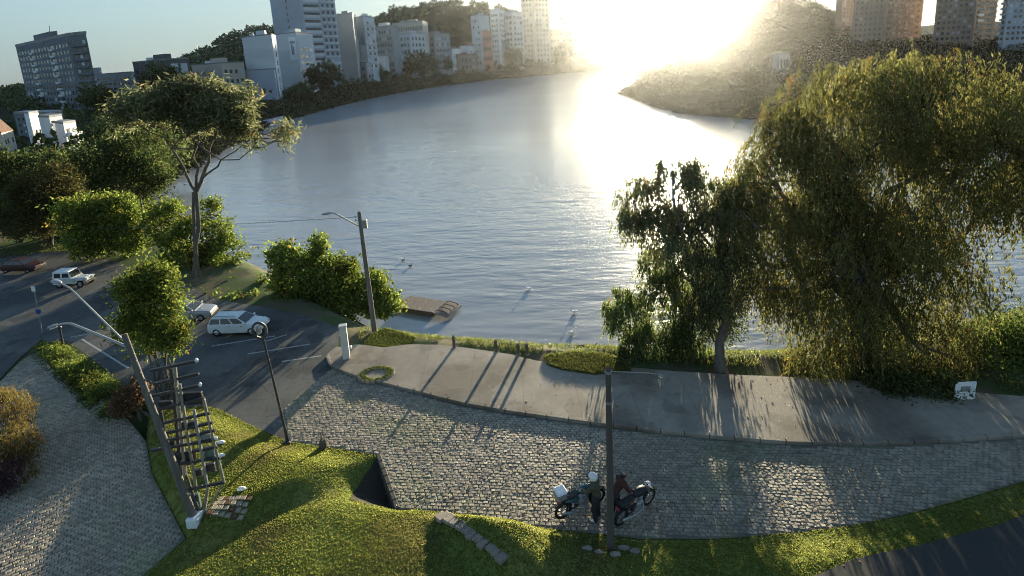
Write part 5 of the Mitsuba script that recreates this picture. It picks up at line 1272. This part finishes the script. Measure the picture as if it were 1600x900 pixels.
def gable_house(label, A, B, C, wall, roofm, rise):
    A, B, C = (np.array(v, float) for v in (A, B, C))
    k = building(label, A, B, C, wall, name='house', faces=(('L', 3, 2, .4, .4, 'm_glass', 'none', .1, .9, .1, .9), ('R', 4, 2, .4, .4, 'm_glass', 'none', .1, .9, .1, .9)), roof=roofm, parapet=.15)
    a, b, c = A[:2], B[:2], C[:2]; d = a + c - b
    z = B[2] + .16
    m1_, m2_ = (a + b) / 2, (c + d) / 2
    part(k, 'gable_roof', hull([[*a, z], [*b, z], [*c, z], [*d, z], [*m1_, z + rise], [*m2_, z + rise]]), roofm)
    return k
gable_house('small white house with a pitched tile roof on the far bank, left of a pair', (-63.27, 576, 32.92), (-53.14, 564, 30.88), (-45.97, 588, 32.97), 'w_white', 'm_rooftile', 3)
gable_house('white gabled house with two storeys on the far bank, right of a pair', (-48.76, 608, 35.62), (-38.37, 595, 34.07), (-28.71, 620, 35.62), 'w_white', 'm_rooftile', 3.5)
gable_house('brick-coloured low house under the trees on the far bank', (-59.46, 585, 26.48), (-47.89, 572, 24.46), (-30.62, 605, 26.6), 'w_brown', 'm_rooftile', 2.5)
building('pale plain block standing against the right flank of the wooded hill', (-35.54, 616, 66.01), (-24.74, 605, 65.26), (-15.92, 627, 65.21), 'w_pale', faces=(('L', 3, 8, .4, .4, 'm_glass', 'none', .1, .9, .1, .95),))
building('low orange block between two pale towers', (-29.01, 616, 49.67), (-24.46, 606, 48.92), (-13.83, 621, 50.52), 'w_orange', faces=(('R', 4, 3, .5, .4, 'm_glass', 'none', .1, .9, .2, .9),))
building('white tower with a narrow top left of the tallest far tower', (-15.39, 649, 73.16), (-5.8, 638, 73.09), (1.31, 660, 73.98), 'w_white', faces=(('L', 3, 10, .4, .5, 'm_glass', 'none', .1, .9, .1, .95), ('R', 3, 10, .4, .5, 'm_glass', 'none', .1, .9, .1, .95)))
building('pale block with balcony rows joined to the left of the tallest far tower', (-1.79, 660, 71.3), (9.87, 649, 70.49), (22.02, 666, 71.32), 'w_pale', faces=(('L', 3, 9, .6, .5, 'm_glass', 'slab', .05, .95, .1, .95), ('R', 3, 9, .6, .5, 'm_glass', 'slab', .05, .95, .1, .95)))
building('tallest far tower rising past the top edge left of the sun glare', (22.16, 707, 98.92), (36.48, 695, 98.25), (58.32, 718, 98.42), 'w_beige', faces=(('L', 3, 14, .5, .5, 'm_glass', 'none', .1, .9, .05, .98), ('R', 4, 14, .5, .5, 'm_glass', 'none', .1, .9, .05, .98)))
k = building('far pale block with a round rooftop dome nearest the sun glare', (71.94, 762, 75.3), (85.09, 750, 74.46), (100.65, 773, 74.77), 'w_pale', faces=(('L', 3, 8, .5, .4, 'm_glass', 'none', .1, .9, .1, .95), ('R', 3, 8, .5, .4, 'm_glass', 'none', .1, .9, .1, .95)))
dm = trimesh.creation.icosphere(2, 4.8); dm.apply_translation([85.58, 762, 74.62]); part(k, 'dome', dm, 'w_pale', True)
building('low pinkish block on the far bank right of the tallest tower', (59.64, 755, 57.38), (81.19, 743, 53.96), (122.69, 767, 54.89), 'w_beige', faces=(('L', 5, 4, .5, .4, 'm_glass', 'none', .05, .95, .2, .95), ('R', 6, 4, .5, .4, 'm_glass', 'none', .05, .95, .2, .95)))
building('low riverside building with a flat roof on the far bank below the pale towers', (-21.44, 661, 40.08), (-6.45, 643, 37.28), (19.75, 667, 38.93), 'w_grey', faces=(('R', 6, 2, .5, .4, 'm_glass', 'none', .05, .95, .2, .95),))

# right bank towers above the great tree
TW = 'towers above the great tree'
building('tower partly behind the wooded knoll, leftmost of the right-hand towers', (250.51, 430, 57.33), (249.32, 420, 57.03), (265.22, 432, 56.85), 'w_brown', faces=(('R', 3, 12, .5, .5, 'm_glass', 'none', .1, .9, .1, .95),))
building('broad brownish tower, second of the right-hand towers, directly over the great tree', (245.58, 400, 70.67), (258.11, 385, 68.35), (293.2, 398, 70.47), 'w_brown', faces=(('L', 6, 14, .5, .5, 'm_glass', 'none', .05, .95, .1, .97), ('R', 6, 14, .6, .5, 'm_glass', 'none', .05, .95, .1, .97)))
building('tower with balcony slabs at its right edge, third of the right-hand towers', (288.66, 380, 65.2), (300.92, 362, 63.86), (326.17, 376, 66.6), 'w_brown', faces=(('L', 7, 14, .55, .5, 'm_glass', 'none', .05, .95, .1, .97), ('R', 2, 14, .6, .5, 'm_glass', 'slab', .05, .95, .1, .97)))
building('grey tower with white balcony fronts cut by the right edge', (289.68, 330, 56.8), (283.67, 320, 56.09), (324.97, 335, 59.39), 'w_blue', faces=(('L', 1, 14, .6, .5, 'm_glass', 'slab', .05, .95, .1, .97), ('R', 9, 14, .6, .5, 'm_glass', 'none', .02, .98, .1, .97)))
building('small pale pavilion on the wooded right bank, just left of the great tree top', (114, 240, 13.23), (113.13, 232, 12.91), (119.88, 237, 13.15), 'w_grey', name='pavilion', faces=(('R', 3, 1, .6, .6, 'm_glass', 'none', .1, .9, .2, .9),))

# low buildings on the left bank in front
building('shaded grey house block in front of the slate tower', (-133.08, 150, 9.92), (-115.21, 140, 8.89), (-118.37, 148, 9.33), 'w_slate', name='house_block', faces=(('L', 7, 3, .4, .4, 'm_glass', 'none', .05, .95, .15, .9),))
k = building('small house with a sunlit cream end wall and one dark window', (-114.7, 132, 9.31), (-111, 129, 9.7), (-112.11, 133, 10.3), 'w_white', name='house', faces=(('R', 2, 1, .35, .3, 'm_glass', 'none', .2, .95, .25, .6),))
building('sunlit low block with cream balcony bands beside the small cream house', (-106.46, 126, 8.88), (-100.72, 122, 8.98), (-101.91, 127, 9.42), 'w_white', name='house_block', faces=(('R', 3, 4, .8, .42, 'm_glass', 'band', .05, .95, .05, .95),))
building('white two-storey house with dark openings, right of the banded low block', (-96.57, 118, 7.53), (-91.55, 114, 7.99), (-92.08, 118, 8.11), 'w_white', name='house', faces=(('R', 2, 3, .6, .5, 'm_glass', 'slab', .05, .95, .05, .9),))
building('small white gate house with a dark doorway at the lower end of the sunlit houses', (-81.64, 106, 5.9), (-79.48, 104, 6.18), (-79.71, 106, 6.3), 'w_white', name='house', faces=(('R', 1, 1, .45, .7, 'm_glass', 'none', .3, .9, .05, .7),))
gable_house('house with a tiled pitched roof at the far left edge', (-105.03, 110, 7.11), (-95.44, 104, 7.63), (-97.6, 109, 7.86), 'w_beige', 'm_rooftile', 2.2)
building('tiny white hut at the end of the row of sunlit houses', (-74.73, 100, 5.18), (-73.64, 99, 5.27), (-74.27, 101, 5.25), 'w_white', name='hut', faces=())
# riverside wall with painted tags at the left bank
fw = thing('riverside_wall', 'long low painted wall along the far road on the left bank', 'wall')
q = np.array([[-88.22, 196, 2.68], [-87.35, 214, 1.97], [-86.46, 240, 3.52], [-83.99, 290, 4.82]])
for i in range(3):
    a, b = q[i], q[i + 1]
    z0 = min(gz(a[0], a[1]), gz(b[0], b[1]))
    m = extr(LineString([a[:2], b[:2]]).buffer(.25), z0 - 1, z0 + (2.6 if i == 0 else 1.1))
    part(fw, 'wall_section', m, 'w_band' if i == 0 else 'w_beige')

# ------------------------------------------------------------------ wooded hills and far banks
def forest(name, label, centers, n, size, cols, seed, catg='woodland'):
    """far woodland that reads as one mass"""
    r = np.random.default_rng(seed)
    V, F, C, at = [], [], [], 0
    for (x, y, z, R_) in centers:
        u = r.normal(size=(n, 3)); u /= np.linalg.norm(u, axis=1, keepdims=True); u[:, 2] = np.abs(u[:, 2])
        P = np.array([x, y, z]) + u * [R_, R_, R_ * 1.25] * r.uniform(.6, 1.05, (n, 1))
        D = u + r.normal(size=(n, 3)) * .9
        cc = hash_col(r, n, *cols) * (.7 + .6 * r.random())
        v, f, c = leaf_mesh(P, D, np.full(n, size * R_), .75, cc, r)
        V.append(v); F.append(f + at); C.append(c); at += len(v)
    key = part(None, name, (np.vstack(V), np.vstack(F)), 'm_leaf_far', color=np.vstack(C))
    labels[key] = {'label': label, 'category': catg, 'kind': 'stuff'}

def hill_pts(cx, cy, s, n, R_, seed, ymax=None, xmin=None, xmax=None):
    r = np.random.default_rng(seed)
    q = np.column_stack([r.uniform(cx - 2.6 * s, cx + 2.6 * s, n), r.uniform(cy - 2.6 * s, cy + .9 * s, n)])
    q = q[(sdist(river, shapely.points(q[:, 0], q[:, 1])) > 14)]
    z = land_h(q[:, 0], q[:, 1])
    return [(a, b, c + R_ * .2, R_ * r.uniform(.7, 1.35)) for (a, b), c in zip(q, z)]
forest('hill_forest', 'wooded hill rising behind the buildings of the far left bank', hill_pts(-90, 800, 85, 900, 5.5, 1), 44, .55, DARK, 111)
forest('hill_forest', 'long wooded ridge between the slate tower and the white stepped building', hill_pts(-310, 700, 70, 800, 5.0, 2) + hill_pts(-480, 760, 150, 500, 5, 3), 40, .55, DARK, 112)
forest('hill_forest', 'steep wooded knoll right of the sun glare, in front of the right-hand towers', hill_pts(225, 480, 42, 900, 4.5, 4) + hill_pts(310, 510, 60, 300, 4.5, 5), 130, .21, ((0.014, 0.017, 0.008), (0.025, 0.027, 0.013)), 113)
# scrub on the banks
def bank_pts(seed, n, sel, R_, d0=1.0, d1=10.0):
    r = np.random.default_rng(seed)
    ex = river.exterior
    out = []
    while len(out) < n:
        t = r.uniform(0, ex.length); p = np.array(ex.interpolate(t).coords[0])
        if not sel(p): continue
        q = p + r.normal(size=2) * d1
        d = river.exterior.distance(Point(q))
        if q[1] < 66 or river.contains(Point(q)) or d < d0 or d > d1 * 1.6: continue
        out.append((q[0], q[1], gz(*q), R_ * r.uniform(.6, 1.5)))
    return out
forest('bank_scrub', 'dark scrub and trees covering the far left river bank', bank_pts(7, 1000, lambda p: p[0] < 0 and p[1] > 66 and p[1] < 400, 1.5, 1.0, 11.0), 30, .5, ((0.04, 0.046, 0.022), (0.085, 0.08, 0.04)), 114, 'scrub')
forest('bank_scrub', 'hazy scrub along the distant end of the river', bank_pts(8, 420, lambda p: p[1] > 330, 3.2, 1.0, 14.0), 30, .5, ((0.04, 0.046, 0.022), (0.085, 0.08, 0.04)), 115, 'scrub')
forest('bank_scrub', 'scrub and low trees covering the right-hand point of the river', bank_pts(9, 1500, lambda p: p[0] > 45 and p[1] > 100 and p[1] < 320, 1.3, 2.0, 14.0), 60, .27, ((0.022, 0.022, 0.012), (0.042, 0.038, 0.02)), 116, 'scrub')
r = np.random.default_rng(77)
far_wood = []
for _ in range(1700):
    x, y = r.uniform(60, 420), r.uniform(150, 420)
    if sdist(river, Point(x, y)) > 10 and not river.contains(Point(x, y)): far_wood.append((x, y, gz(x, y) + 1, r.uniform(1.6, 3.2)))
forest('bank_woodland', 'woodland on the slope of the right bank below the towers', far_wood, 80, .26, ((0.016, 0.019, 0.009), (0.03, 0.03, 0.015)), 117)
far_wood = []
for _ in range(700):
    x, y = r.uniform(-420, -70), r.uniform(90, 420)
    if sdist(river, Point(x, y)) > 16 and not river.contains(Point(x, y)): far_wood.append((x, y, gz(x, y) + .5, r.uniform(1.8, 3.6)))
forest('town_greenery', 'garden trees and greenery between the buildings of the left bank', far_wood, 34, .5, DARK, 118)

# single trees on the far left bank
def far_tree(label, p, rad, seed, cols=DARK, tall=1.0):
    p = np.array(p, float)
    g = gz(p[0], p[1])
    k = thing('bank_tree', label, 'tree')
    part(k, 'trunk', tube([[p[0], p[1], g - .5], [p[0], p[1], p[2]]], [.4, .2], 6), 'm_bark')
    crown(k, [[p[0], p[1], p[2], rad, rad, rad * .8 * tall], [p[0] - rad * .6, p[1], p[2] - rad * .3, rad * .7, rad * .7, rad * .6], [p[0] + rad * .6, p[1], p[2] - rad * .25, rad * .75, rad * .75, rad * .6]], 1800, rad * .2, cols[0], cols[1], seed, asp=.6, twig=8, twig_r=rad * .22, gap=.2, gscale=.4)
far_tree('large rounded dark tree on the left bank right of the white riverside hall', (-73.06, 475, 18.4), 12, 121)
far_tree('broad olive tree below the banded tower on the left bank', (-97.76, 300, 14.13), 8, 122, ((0.04, 0.05, 0.022), (0.08, 0.085, 0.04)))
far_tree('dark tree at the roadside wall on the left bank', (-96.76, 262, 7.28), 4.5, 123)
far_tree('dark tree on the left bank between the grey house and the hall', (-97.41, 425, 12.19), 6.5, 124)
far_tree('hazy tree on the far bank under the white gabled house', (-62.21, 545, 17.64), 8, 125)
far_tree('hazy tree on the far bank below the tallest tower', (7.41, 650, 22.45), 10, 126)
far_tree('hazy tree on the far bank below the domed block', (76.28, 745, 24.88), 10, 127)
far_tree('dark tree in front of the brown-grey block with white panels', (-138.23, 225, 17.44), 6, 128)
far_tree('dark tree at the foot of the slate tower on its right', (-139.52, 190, 11.55), 5, 129)

# ------------------------------------------------------------------ air
scene['haze'] = {'type': 'cube', 'to_world': T().translate([0, 3000, 72]) @ T().scale([6900, 4900, 77]), 'bsdf': {'type': 'null'}, 'interior': {'type': 'ref', 'id': 'haze_medium'}}
labels['haze'] = {'kind': 'stuff', 'label': 'thin bright haze over the river towards the low sun', 'category': 'haze'}
